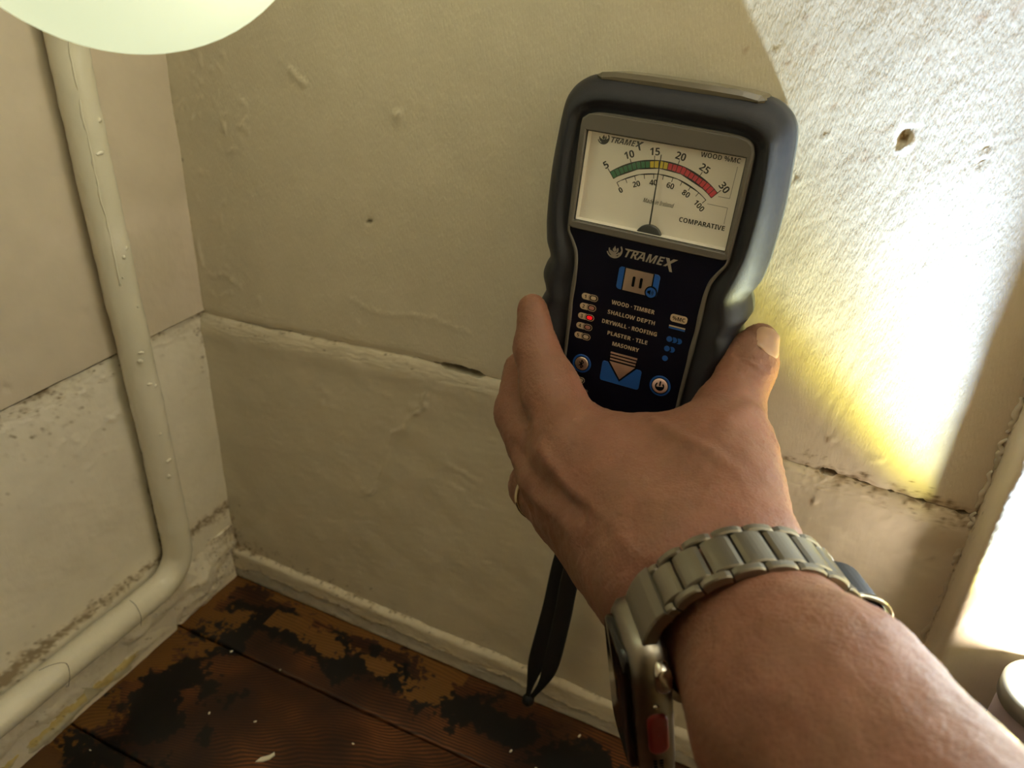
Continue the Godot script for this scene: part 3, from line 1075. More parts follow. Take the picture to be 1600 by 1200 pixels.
func make_meter():
	var base := METER + meter_turn * Vector3(0, -0.148, 0)
	var t = thing("moisture_meter", "black rubber cased moisture meter with a needle dial held flat against the back wall", "moisture meter", base, meter_turn)
	var rubber: Material = mats["rubber"]
	var grey: Material = mats["trim_grey"]
	var navy: Material = mats["panel_black"]
	var cream: Material = mats["cream_print"]
	var blue: Material = mats["blue_print"]
	var ink: Material = mats["black_print"]
	var silver: Material = mats["silver_key"]
	var V := []
	# outer, ridge and inner outline, matched point by point down the right side
	var table := [
		[0, 47.5, 0, 37.6, 0, 30.6], [20, 47.5, 16, 37.5, 17, 30.5], [34, 47.3, 29, 37.1, 30, 30.3], [42, 46.2, 36, 36, 36, 29.5],
		[48, 43, 42, 33.9, 39.3, 27.6], [52.5, 38, 45.6, 31, 40.7, 24], [54.8, 31, 47.3, 27, 41, 20], [56, 18, 48.6, 14, 41, 10],
		[57, 3, 49, 0, 40.9, -2], [57, -12, 48.6, -12, 40.7, -14], [56.5, -25, 47.6, -22.5, 40.5, -23.5], [55.7, -32, 46, -30, 40, -27.7],
		[54.6, -38, 44.4, -36, 37.4, -32.2], [52.2, -42.3, 43, -42, 34.8, -37.5], [51.8, -45, 42.7, -46, 33.7, -43.6], [53.6, -49.5, 43.6, -50, 33.5, -49],
		[54.2, -54.5, 45, -55, 33.5, -54.5], [51.8, -59.8, 44, -60.5, 33.5, -60], [51.3, -63.2, 43.2, -64, 33.4, -64], [53.2, -68.5, 44.6, -69, 33.2, -69],
		[53.2, -74, 44.8, -74, 33, -74], [51, -79.5, 42.5, -80, 32.8, -80], [50.8, -90, 41.8, -90, 32.4, -92], [49.5, -110, 40.5, -110, 31.6, -112],
		[46, -132, 38, -129, 28, -127], [34, -145, 28, -140, 17, -134], [0, -148, 0, -142.5, 0, -135.5]]
	for c in 3:
		var half := []
		for row in table:
			half.append(Vector2(row[c * 2], row[c * 2 + 1]))
		V.append(both_sides(half))
	var outer: Array = V[0]
	var crest: Array = V[1]
	var inner: Array = V[2]
	# rubber housing: side wall, broad shoulder, crest and the channel down to the panel
	var rings := []
	for k in [[0.0, 0.0, -24.0], [0.0, 0.0, -14.0], [0.04, 0.0, -10.5], [0.14, 0.0, -7.0], [0.30, 0.0, -3.6], [0.52, 0.0, -0.6], [0.76, 0.0, 1.3], [0.93, 0.0, 2.1], [1.0, 0.06, 2.3], [1.0, 0.18, 1.9], [1.0, 0.40, 0.4], [1.0, 0.60, -0.9], [1.0, 0.78, -1.5], [1.0, 1.05, -1.6]]:
		var o: Array = mix_outline(outer, crest, k[0]) if k[1] == 0.0 else mix_outline(crest, inner, k[1])
		rings.append(mring(o, k[2]))
	var st := begin()
	loft(st, rings)
	obj("housing", st, rubber, t)
	# harder grey back shell
	st = begin()
	rings = []
	for k in [[0.30, -34.0], [0.10, -33.6], [0.02, -32.0], [-0.015, -29.0], [-0.015, -24.5], [0.03, -23.8]]:
		rings.append(mring(mix_outline(outer, crest, k[0]), k[1]))
	loft(st, rings)
	cap(st, rings[0], true)
	var shell := mat("back_shell", Color(0.30, 0.31, 0.30), 0.35)
	obj("back_shell", st, shell, t)
	# smoked window let into the top edge
	st = begin()
	var prof := PackedVector2Array()
	for k in [[-39.5, 46.4], [-37, 47.9], [-30, 48.8], [-15, 49.2], [15, 49.2], [30, 48.8], [37.5, 47.9], [40, 46.2], [38, 43.0], [-37.5, 43.0]]:
		prof.append(Vector2(k[0], k[1]))
	mm_shape(st, prof, -30.5, -4.6, 2.2)
	var smoke := mat("smoked_plastic", Color(0.36, 0.33, 0.27), 0.16)
	obj("top_window", st, smoke, t)
	# front panel and its grey piping
	st = begin()
	var face := PackedVector2Array()
	for p in mix_outline(inner, crest, -0.10):
		face.append(p)
	var low := Geometry2D.intersect_polygons(face, PackedVector2Array([Vector2(-90, -24.5), Vector2(-90, -170), Vector2(90, -170), Vector2(90, -24.5)]))
	mm_shape(st, low[0], -2.0, -0.2)
	obj("front_panel", st, navy, t)
	st = begin()
	loft(st, [mring(mix_outline(inner, crest, 0.08), -1.4), mring(mix_outline(inner, crest, 0.06), 0.1), mring(mix_outline(inner, crest, 0.02), 0.4), mring(mix_outline(inner, crest, -0.08), 0.4), mring(mix_outline(inner, crest, -0.12), 0.1), mring(mix_outline(inner, crest, -0.13), -0.4)])
	obj("piping", st, grey, t)
	# dial: bezel, dial plate, pane, needle
	var outline := []
	for p in [[40.6, 24.3], [39.8, 27.0], [37.2, 29.2], [33, 30.0], [0, 30.2], [-33, 29.8], [-38, 29.3], [-41, 26.9], [-41.4, 22.9], [-41, 0], [-40.3, -24.8], [-38, -25.6], [0, -25.8], [38, -25.6], [40.1, -24.8], [40.4, 0]]:
		outline.append(Vector2(p[0], p[1]))
	var hole := []
	for p in outline:
		hole.append(Vector2(clampf(p.x * 1.2, -38.4, 38.4), clampf(p.y * 1.2, -22.1, 22.0)))
	st = begin()
	var to_ring := func(a: Array, n: float, s: float) -> PackedVector3Array:
		var r := PackedVector3Array()
		for p in a:
			r.append(ml(p.x * s, p.y * s, n))
		r.reverse()
		return r
	var br := []
	for k in [[outline, -1.0, 1.0], [outline, 0.5, 1.0], [outline, 0.9, 0.985], [hole, 0.9, 1.012], [hole, 0.6, 1.0], [hole, -5.6, 0.985]]:
		var r: PackedVector3Array = to_ring.call(k[0], k[1], k[2])
		r.reverse()
		br.append(r)
	# outline runs counter-clockwise from the right
	flat(st)
	loft(st, br)
	obj("bezel", st, grey, t)
	st = begin()
	mm_shape(st, rrect(Vector2.ZERO, 78, 45.5, 0.5), -6.2, -5.2)
	obj("dial_plate", st, mats["dial_white"], t)
	st = begin()
	# pale inner ledge of the dial case
	br = []
	for k in [[38.4, 22.0, -1.2], [37.6, 21.3, -1.4], [37.3, 20.9, -5.2]]:
		br.append(mring([Vector2(k[0], k[1]), Vector2(-k[0], k[1]), Vector2(-k[0], -k[1]), Vector2(k[0], -k[1])], k[2]))
	flat(st)
	loft(st, br)
	obj("dial_ledge", st, mats["dial_white"], t)
	st = begin()
	for k in [[-38.0, -21.6, 38.0, -21.6], [-38.0, 21.6, 38.0, 21.6], [-38.0, -21.6, -38.0, 21.6], [38.0, -21.6, 38.0, 21.6]]:
		mm_shape(st, stroke_poly(Vector2(k[0], k[1]), Vector2(k[2], k[3]), 0.35), -1.5, -1.0)
	obj("dial_gasket", st, ink, t)
	var cc := Vector2(1.4, -27.7)
	var names := {"green": [0, 9], "yellow": [9, 13], "red": [13, 25]}
	for key in names:
		st = begin()
		for i in range(names[key][0], names[key][1]):
			var a0 := PI / 2 - deg_to_rad(-40.3 + 3.232 * i)
			var a1 := PI / 2 - deg_to_rad(-40.3 + 3.232 * (i + 1))
			mm_shape(st, arc_band(cc, 37.5, 40.8, a0 - 0.003, a1 + 0.003, 3), -5.25, -5.14)
		obj("scale_band", st, mats[key + "_print"], t)
	st = begin()
	mm_shape(st, arc_band(cc, 37.2, 37.5, PI / 2 - deg_to_rad(40.6), PI / 2 + deg_to_rad(40.5), 40), -5.25, -5.10)
	mm_shape(st, arc_band(cc, 40.8, 41.1, PI / 2 - deg_to_rad(40.6), PI / 2 + deg_to_rad(40.5), 40), -5.25, -5.10)
	for i in 26:
		var a := PI / 2 - deg_to_rad(-40.3 + 3.232 * i)
		var d := Vector2(cos(a), sin(a))
		mm_shape(st, stroke_poly(cc + d * 37.3, cc + d * (43.0 if i % 5 == 0 else 41.0), 0.34), -5.25, -5.10)
	var lc := Vector2(1.3, -28.5)
	mm_shape(st, arc_band(lc, 35.3, 35.6, PI / 2 - deg_to_rad(38.7), PI / 2 + deg_to_rad(38.7), 40), -5.25, -5.10)
	for i in 11:
		var a := PI / 2 - deg_to_rad(-38.5 + 7.7 * i)
		var d := Vector2(cos(a), sin(a))
		mm_shape(st, stroke_poly(lc + d * 35.5, lc + d * 33.2, 0.3), -5.25, -5.10)
	for k in [[34.4, 16.6, 34.0, 2.0], [34.0, 2.0, 28.7, 1.9], [24.4, -2.3, 34.0, -2.4], [34.0, -2.4, 34.0, -10.0]]:
		mm_shape(st, stroke_poly(Vector2(k[0], k[1]), Vector2(k[2], k[3]), 0.16), -5.25, -5.12)
	obj("scale_lines", st, ink, t)
	st = begin()
	var nums := ["5", "10", "15", "20", "25", "30"]
	for i in 6:
		var a := deg_to_rad(-40.3 + 16.16 * i)
		var p := cc + Vector2(sin(a), cos(a)) * 44.9
		mm_text(st, nums[i], p.x, p.y, -5.12, 0, 3.5, true, 0.0, -a)
	nums = ["0", "20", "40", "60", "80", "100"]
	for i in 6:
		var a := deg_to_rad(-38.5 + 15.4 * i)
		var p := lc + Vector2(sin(a), cos(a)) * 31.4
		mm_text(st, nums[i], p.x, p.y, -5.12, 0, 2.65, true, 0.0, -a)
	mm_text(st, "Made in Ireland", 1.4, -6.3, -5.12, 14.8, 2.2, false, 0.22)
	mm_text(st, "COMPARATIVE", 23.8, -12.0, -5.12, 22.0, 2.3, true)
	mm_text(st, "WOOD %MC", 26.0, 19.3, -5.12, 18.4, 2.3, true)
	obj("dial_lettering", st, ink, t, false)
	var dark := mat("dial_logo", Color(0.16, 0.15, 0.15), 0.6)
	st = begin()
	logo(st, Vector2(-30.9, 18.6), 2.7, -5.15)
	obj("dial_emblem", st, dark, t)
	logo_word(t, Vector2(-19.4, 18.7), 15.4, 2.7, -5.12, dark, "dial_logo_lettering")
	st = begin()
	mm_shape(st, PackedVector2Array([Vector2(-1.25, 16.1), Vector2(-0.85, 16.1), Vector2(0.05, -21.5), Vector2(-0.75, -21.5)]), -3.3, -3.0)
	obj("needle", st, ink, t)
	st = begin()
	mm_shape(st, disc(Vector2(0.0, -23.6), 6.6, 30), -4.6, -2.2, 0.5)
	obj("needle_hub", st, mat("hub_black", Color(0.03, 0.05, 0.05), 0.25), t)
	st = begin()
	mm_shape(st, rrect(Vector2.ZERO, 76.4, 43.6, 0.5), -0.95, -0.6)
	var pane := StandardMaterial3D.new()
	pane.transparency = BaseMaterial3D.TRANSPARENCY_ALPHA
	pane.albedo_color = Color(0.95, 0.97, 0.95, 0.06)
	pane.roughness = 0.04
	obj("glass_pane", st, pane, t)
	# maker's name on the panel
	var lm: Material = mats["logo_print"]
	st = begin()
	logo(st, Vector2(-14.8, -32.4), 3.7, -0.2)
	obj("emblem", st, lm, t)
	logo_word(t, Vector2(3.0, -32.4), 25.0, 4.3, -0.16, lm, "logo_lettering")
	# hold key: blue ends, silver middle, two bars, small speaker mark
	var hold := Vector2(-0.2, -45.3)
	st = begin()
	mm_shape(st, rrect(hold, 21.2, 11.6, 1.6), -0.3, 0.15, 0.12)
	var key := obj("hold_key", st, blue, t)
	st = begin()
	mm_shape(st, rrect(hold, 15.4, 11.8, 0.2), -0.2, 0.20)
	obj("key_gap", st, ink, key)
	st = begin()
	var sheet := PackedVector3Array()
	for j in 9:
		for i in 13:
			var u := hold.x + (i / 12.0 - 0.5) * 14.2
			var v := hold.y + (j / 8.0 - 0.5) * 11.4
			sheet.append(ml(u, v, 0.30 + 0.28 * sin(i / 12.0 * PI) * sin(j / 8.0 * PI) + 0.10 * rough_noise.get_noise_2d(u * 0.22, v * 0.22)))
	for j in 8:
		for i in 12:
			quad(st, sheet[j * 13 + i], sheet[j * 13 + i + 1], sheet[(j + 1) * 13 + i + 1], sheet[(j + 1) * 13 + i])
	obj("key_face", st, silver, key)
	st = begin()
	for u in [-2.1, 1.7]:
		mm_shape(st, rrect(hold + Vector2(u, -0.2), 1.35, 5.2, 0.5), 0.2, 0.72)
	obj("pause_bars", st, ink, key)
	st = begin()
	mm_shape(st, disc(Vector2(7.3, -48.9), 3.2), 0.1, 0.62)
	obj("speaker_ring", st, ink, key)
	st = begin()
	mm_shape(st, disc(Vector2(7.3, -48.9), 2.55), 0.1, 0.70)
	obj("speaker_disc", st, blue, key)
	st = begin()
	mm_shape(st, PackedVector2Array([Vector2(5.5, -49.4), Vector2(6.1, -49.4), Vector2(7.1, -50.2), Vector2(7.1, -47.6), Vector2(6.1, -48.4), Vector2(5.5, -48.4)]), 0.6, 0.76)
	mm_shape(st, arc_band(Vector2(7.0, -48.9), 0.75, 1.0, -0.9, 0.9, 8), 0.6, 0.76)
	mm_shape(st, arc_band(Vector2(7.0, -48.9), 1.4, 1.65, -0.9, 0.9, 8), 0.6, 0.76)
	obj("speaker_mark", st, ink, key)
	# list of materials and its five numbered lamps
	st = begin()
	for k in [["WOOD · TIMBER", -58.6, 22.6], ["SHALLOW DEPTH", -64.1, 25.0], ["DRYWALL · ROOFING", -69.6, 29.2], ["PLASTER · TILE", -75.2, 21.4], ["MASONRY", -80.3, 14.3]]:
		mm_text(st, k[0], -0.4, k[1], -0.16, k[2], 2.15, true)
	mm_text(st, "Bluetooth", -20.4, -110.3, -0.16, 8.0, 1.6, false)
	obj("list_lettering", st, cream, t, false)
	for i in 5:
		var c := Vector2(-23.2 - 0.17 * i, -59.1 - 5.36 * i)
		st = begin()
		mm_shape(st, rrect(c + Vector2(-1.6, 0), 6.2, 3.3, 1.64), -0.3, -0.08)
		var tabm := obj("number_tab", st, cream, t)
		st = begin()
		mm_text(st, str(i + 1), c.x - 2.7, c.y, -0.06, 0, 1.9, true)
		obj("number", st, ink, tabm, false)
		st = begin()
		mm_shape(st, rrect(c + Vector2(1.7, 0), 5.4, 4.0, 2.0), -0.3, -0.05)
		obj("lamp_ground", st, ink, tabm)
		st = begin()
		mm_shape(st, rrect(c + Vector2(1.7, 0), 4.9, 3.5, 1.75), -0.3, -0.02)
		obj("lamp_ring", st, cream, tabm)
		st = begin()
		mm_shape(st, rrect(c + Vector2(1.7, 0), 4.3, 2.9, 1.45), -0.3, 0.0)
		obj("lamp_ring_ground", st, ink, tabm)
		st = begin()
		mm_shape(st, rrect(c + Vector2(1.7, 0), 2.9, 1.9, 0.9), -0.3, 0.12, 0.1)
		if i == 2:
			var led := StandardMaterial3D.new()
			led.albedo_color = Color(0.9, 0.1, 0.15)
			led.emission_enabled = true
			led.emission = Color(1.0, 0.03, 0.10)
			led.emission_energy_multiplier = 1.1
			var lit := obj("indicator_led", st, led, tabm)
			lit.set_meta("label", "indicator lamp glowing red")
			var ol := OmniLight3D.new()
			ol.name = "indicator_glow"
			ol.light_color = Color(1.0, 0.05, 0.10)
			ol.light_energy = 0.00001
			ol.light_size = 0.001
			ol.omni_range = 1.0
			ol.omni_attenuation = 2.0
			ol.shadow_enabled = true
			t.add_child(ol)
			ol.position = ml(c.x + 1.7, c.y, 0.6)
		else:
			obj("indicator_led", st, cream if i != 1 and i != 3 else mat("led_pink", Color(0.62, 0.42, 0.36), 0.4), tabm)
	# wireless key, its lamp, mode key, power key
	for k in [[Vector2(-22.1, -95.7), 5.1, 4.1, 3.7, "wireless_key"], [Vector2(21.0, -96.0), 5.5, 4.5, 4.1, "power_key"]]:
		st = begin()
		mm_shape(st, disc(k[0], k[1], 36), -0.3, 0.05, 0.1)
		var kk := obj(k[4], st, blue, t)
		st = begin()
		mm_shape(st, disc(k[0], k[2], 36), -0.3, 0.09)
		obj("key_gap", st, ink, kk)
		st = begin()
		var dome := []
		for q in [[k[3], 0.05], [k[3] * 0.96, 0.35], [k[3] * 0.7, 0.55], [k[3] * 0.4, 0.64], [0.02, 0.66]]:
			dome.append(mring(Array(disc(k[0], q[0], 30)), q[1]))
		loft(st, dome)
		var facem := silver
		if k[4] == "power_key":
			facem = mat("pink_silver_key", Color(0.88, 0.74, 0.70), 0.5, 0.25)
		obj("key_face", st, facem, kk)
		st = begin()
		var c: Vector2 = k[0]
		if k[4] == "power_key":
			mm_shape(st, arc_band(c, 1.75, 2.4, PI / 2 + 0.75, PI / 2 + TAU - 0.75, 26), 0.4, 0.78)
			mm_shape(st, rrect(c + Vector2(0, 1.55), 0.75, 2.7, 0.3), 0.4, 0.78)
		else:
			var b := [Vector2(-1.2, 1.1), Vector2(1.2, -1.1), Vector2(0, -2.2), Vector2(0, 2.2), Vector2(1.2, 1.1), Vector2(-1.2, -1.1)]
			for i in 5:
				mm_shape(st, stroke_poly(c + b[i], c + b[i + 1], 0.5), 0.5, 0.78)
		obj("key_mark", st, ink, kk)
	st = begin()
	mm_shape(st, rrect(Vector2(-21.4, -105.2), 4.9, 3.3, 1.6), -0.3, -0.05)
	var wl := obj("wireless_lamp", st, cream, t)
	st = begin()
	mm_shape(st, rrect(Vector2(-21.4, -105.2), 4.3, 2.7, 1.3), -0.3, -0.02)
	obj("lamp_ring_ground", st, ink, wl)
	st = begin()
	mm_shape(st, rrect(Vector2(-21.4, -105.2), 3.0, 1.8, 0.85), -0.3, 0.1)
	obj("lamp_lens", st, cream, wl)
	st = begin()
	mm_shape(st, rrect(Vector2(-0.4, -96.2), 21.4, 11.0, 1.3), -0.3, 0.08, 0.1)
	var mk := obj("mode_key", st, blue, t)
	st = begin()
	mm_shape(st, PackedVector2Array([Vector2(-8.4, -90.2), Vector2(-8.2, -87.0), Vector2(7.4, -87.0), Vector2(7.6, -90.2), Vector2(-0.5, -99.9)]), -0.3, 0.12)
	obj("key_gap", st, ink, mk)
	st = begin()
	var tri_ := [Vector2(-7.4, -89.9), Vector2(6.6, -89.9), Vector2(-0.4, -98.6)]
	var hub := Vector2(-0.4, -92.4)
	for i in 3:
		var a: Vector2 = tri_[(i + 1) % 3]
		var b: Vector2 = tri_[i]
		for q in 5:
			var p0 := hub.lerp(a, q / 5.0)
			var p1 := hub.lerp(a, (q + 1) / 5.0)
			var p2 := hub.lerp(b, q / 5.0)
			var p3 := hub.lerp(b, (q + 1) / 5.0)
			var h0 := 0.75 - 0.5 * pow(q / 5.0, 2.0)
			var h1 := 0.75 - 0.5 * pow((q + 1) / 5.0, 2.0)
			quad(st, ml(p0.x, p0.y, h0), ml(p2.x, p2.y, h0), ml(p3.x, p3.y, h1), ml(p1.x, p1.y, h1))
	obj("arrow_face", st, mats["silver_key"], mk)
	st = begin()
	for k in [[-85.2, 7.2], [-86.9, 7.0], [-88.6, 6.9]]:
		mm_shape(st, stroke_poly(Vector2(-0.4 - k[1], k[0]), Vector2(-0.4 + k[1], k[0]), 0.9), -0.2, 0.2)
	obj("arrow_stripes", st, mats["silver_key"], mk)
	# right column: unit tab, double line, three rows of blue dots
	st = begin()
	mm_shape(st, rrect(Vector2(23.4, -58.9), 8.5, 3.9, 1.4), -0.3, -0.08)
	var ut := obj("unit_tab", st, cream, t)
	st = begin()
	mm_text(st, "%MC", 23.4, -58.9, -0.06, 6.4, 2.0, true)
	obj("unit_lettering", st, ink, ut, false)
	st = begin()
	mm_shape(st, stroke_poly(Vector2(19.3, -63.2), Vector2(27.5, -63.2), 0.7), -0.3, -0.1)
	obj("depth_line", st, cream, t)
	st = begin()
	mm_shape(st, stroke_poly(Vector2(19.3, -64.2), Vector2(27.5, -64.2), 0.8), -0.3, -0.1)
	obj("depth_line", st, blue, t)
	for row in [[-70.2, [20.8, 23.3, 25.8]], [-75.4, [20.6, 23.2]], [-80.7, [20.6]]]:
		for i in row[1].size():
			st = begin()
			var c := Vector2(row[1][i], row[0])
			if i == 0:
				mm_shape(st, disc(c, 1.45, 22), -0.3, -0.08)
			else:
				mm_shape(st, moon(c, 1.45), -0.3, -0.08)
			obj("depth_dot", st, blue, t)
	# wrist strap hanging from its foot
	var strap := mat("strap_webbing", Color(0.028, 0.034, 0.055), 0.75)
	var inv := Transform3D(meter_turn, base).affine_inverse()
	for k in [[Vector3(0.3325, 0.235, 0.030), Vector3(0.3170, 0.178, 0.026), Vector3(0.3095, 0.120, 0.022), Vector3(0.3025, 0.070, 0.020), Vector3(0.2985, 0.040, 0.018), Vector3(0.2968, 0.020, 0.0185)], [Vector3(0.3390, 0.232, 0.033), Vector3(0.3245, 0.170, 0.029), Vector3(0.3195, 0.120, 0.025), Vector3(0.3145, 0.075, 0.022), Vector3(0.3085, 0.045, 0.019), Vector3(0.2985, 0.018, 0.0175)]]:
		var pts := []
		for p in k:
			pts.append(p)
		pts = smooth_line(pts, 8)
		var rr := []
		for i in pts.size():
			var d: Vector3 = (pts[mini(i + 1, pts.size() - 1)] - pts[maxi(i - 1, 0)]).normalized()
			var wide := Vector3(0.90, 0.05, 0.12)
			wide = (wide - d * wide.dot(d)).normalized()
			var thick := d.cross(wide)
			var q := i / float(pts.size() - 1)
			var hw := 0.0062 * (1.0 - 0.70 * smoothstep(0.60, 0.95, q))
			var r := PackedVector3Array()
			for s in [Vector2(1, 0.5), Vector2(0.85, 1), Vector2(-0.85, 1), Vector2(-1, 0.5), Vector2(-1, -0.5), Vector2(-0.85, -1), Vector2(0.85, -1), Vector2(1, -0.5)]:
				r.append(inv * (pts[i] + wide * s.x * hw + thick * s.y * 0.0009))
			rr.append(r)
		st = begin()
		loft(st, rr)
		cap(st, rr[0], true)
		cap(st, rr[-1])
		obj("wrist_strap", st, strap, t)
	st = begin()
	var kn := inv * Vector3(0.2975, 0.018, 0.0185)
	lathe(st, [Vector2(0.0002, -0.0045), Vector2(0.003, -0.004), Vector2(0.0046, -0.0015), Vector2(0.0046, 0.002), Vector2(0.003, 0.0045), Vector2(0.0002, 0.005)], 16, kn)
	obj("strap_knot", st, strap, t)

func moon(c: Vector2, r: float) -> PackedVector2Array:
	var p := PackedVector2Array()
	for i in 15:
		var a := deg_to_rad(-125 + 250 * i / 14.0)
		p.append(c + Vector2(cos(a), sin(a)) * r)
	for i in range(13, 0, -1):
		var a := deg_to_rad(-125 + 250 * i / 14.0)
		p.append(c + Vector2(cos(a) * 0.45 - 0.55, sin(a) * 0.98) * r)
	return p

# ------------------------------------------------------------------ the hand and forearm
# every bone: from, to, radius there, radius there, softness of its join
var bones := [
	[Vector3(0.4446, 0.3152, 0.1769), Vector3(0.4693, 0.3233, 0.2163), 0.0259, 0.0337, 0.010],
	[Vector3(0.4693, 0.3233, 0.2163), Vector3(0.6254, 0.3682, 0.4332), 0.0337, 0.0460, 0.010],
	[Vector3(0.4363, 0.3088, 0.1814), Vector3(0.4617, 0.3139, 0.2167), 0.0242, 0.0330, 0.012],
	[Vector3(0.4318, 0.3181, 0.1597), Vector3(0.4446, 0.3152, 0.1769), 0.0217, 0.0259, 0.010],
	[Vector3(0.4177, 0.3073, 0.1663), Vector3(0.4363, 0.3088, 0.1814), 0.0216, 0.0242, 0.010],
	[Vector3(0.4306, 0.3218, 0.1442), Vector3(0.4087, 0.3256, 0.0881), 0.0204, 0.0192, 0.014],
	[Vector3(0.4087, 0.3256, 0.0881), Vector3(0.4043, 0.3324, 0.0647), 0.0192, 0.0159, 0.008],
	[Vector3(0.4043, 0.3324, 0.0647), Vector3(0.4056, 0.3408, 0.0451), 0.0159, 0.0133, 0.004],
	[Vector3(0.4056, 0.3408, 0.0451), Vector3(0.4057, 0.3468, 0.0371), 0.0133, 0.0132, 0.004],
	[Vector3(0.4057, 0.3468, 0.0371), Vector3(0.4077, 0.3539, 0.0286), 0.0132, 0.0094, 0.005],
	[Vector3(0.4095, 0.3116, 0.1525), Vector3(0.3439, 0.3057, 0.1008), 0.0246, 0.0194, 0.018],
	[Vector3(0.4063, 0.3036, 0.1557), Vector3(0.3392, 0.2920, 0.1029), 0.0245, 0.0183, 0.016],
	[Vector3(0.4032, 0.2971, 0.1558), Vector3(0.3438, 0.2718, 0.1028), 0.0245, 0.0162, 0.016],
	[Vector3(0.4044, 0.2978, 0.1602), Vector3(0.3588, 0.2583, 0.1098), 0.0235, 0.0142, 0.014],
	[Vector3(0.3431, 0.3084, 0.0994), Vector3(0.4034, 0.3201, 0.0907), 0.0174, 0.0207, 0.018],
	[Vector3(0.3546, 0.2897, 0.1027), Vector3(0.4091, 0.3150, 0.1103), 0.0225, 0.0251, 0.018],
	[Vector3(0.3431, 0.3084, 0.0994), Vector3(0.3160, 0.3243, 0.0762), 0.0174, 0.0152, 0.008],
	[Vector3(0.3160, 0.3243, 0.0762), Vector3(0.3028, 0.3381, 0.0650), 0.0152, 0.0114, 0.004],
	[Vector3(0.3028, 0.3381, 0.0650), Vector3(0.2955, 0.3550, 0.0561), 0.0114, 0.0081, 0.004],
	[Vector3(0.3320, 0.2906, 0.1017), Vector3(0.2993, 0.2999, 0.0681), 0.0173, 0.0155, 0.007],
	[Vector3(0.2993, 0.2999, 0.0681), Vector3(0.2874, 0.3079, 0.0399), 0.0155, 0.0130, 0.003],
	[Vector3(0.3389, 0.2689, 0.1015), Vector3(0.3117, 0.2600, 0.0753), 0.0152, 0.0140, 0.006],
	[Vector3(0.3117, 0.2600, 0.0753), Vector3(0.3067, 0.2604, 0.0395), 0.0140, 0.0110, 0.003],
	[Vector3(0.3551, 0.2541, 0.1035), Vector3(0.3350, 0.2427, 0.0819), 0.0121, 0.0115, 0.006],
	[Vector3(0.3350, 0.2427, 0.0819), Vector3(0.3278, 0.2384, 0.0438), 0.0115, 0.0090, 0.003],
]

func flesh(p: Vector3, use: Array) -> float:
	var d := 1.0
	for b in use:
		var a: Vector3 = b[0]
		var ba: Vector3 = b[1] - a
		var pa := p - a
		var h := clampf(pa.dot(ba) / ba.dot(ba), 0.0, 1.0)
		var q: float = (pa - ba * h).length() - lerpf(b[2], b[3], h)
		var k: float = b[4]
		var e := maxf(k - absf(d - q), 0.0) / k
		d = minf(d, q) - e * e * k * 0.25
	return d

func line_dist(p: Vector3, pts: Array) -> float:
	var best := 1.0
	for i in pts.size() - 1:
		var q := Geometry3D.get_closest_point_to_segment(p, pts[i], pts[i + 1])
		best = minf(best, q.distance_to(p))
	return best

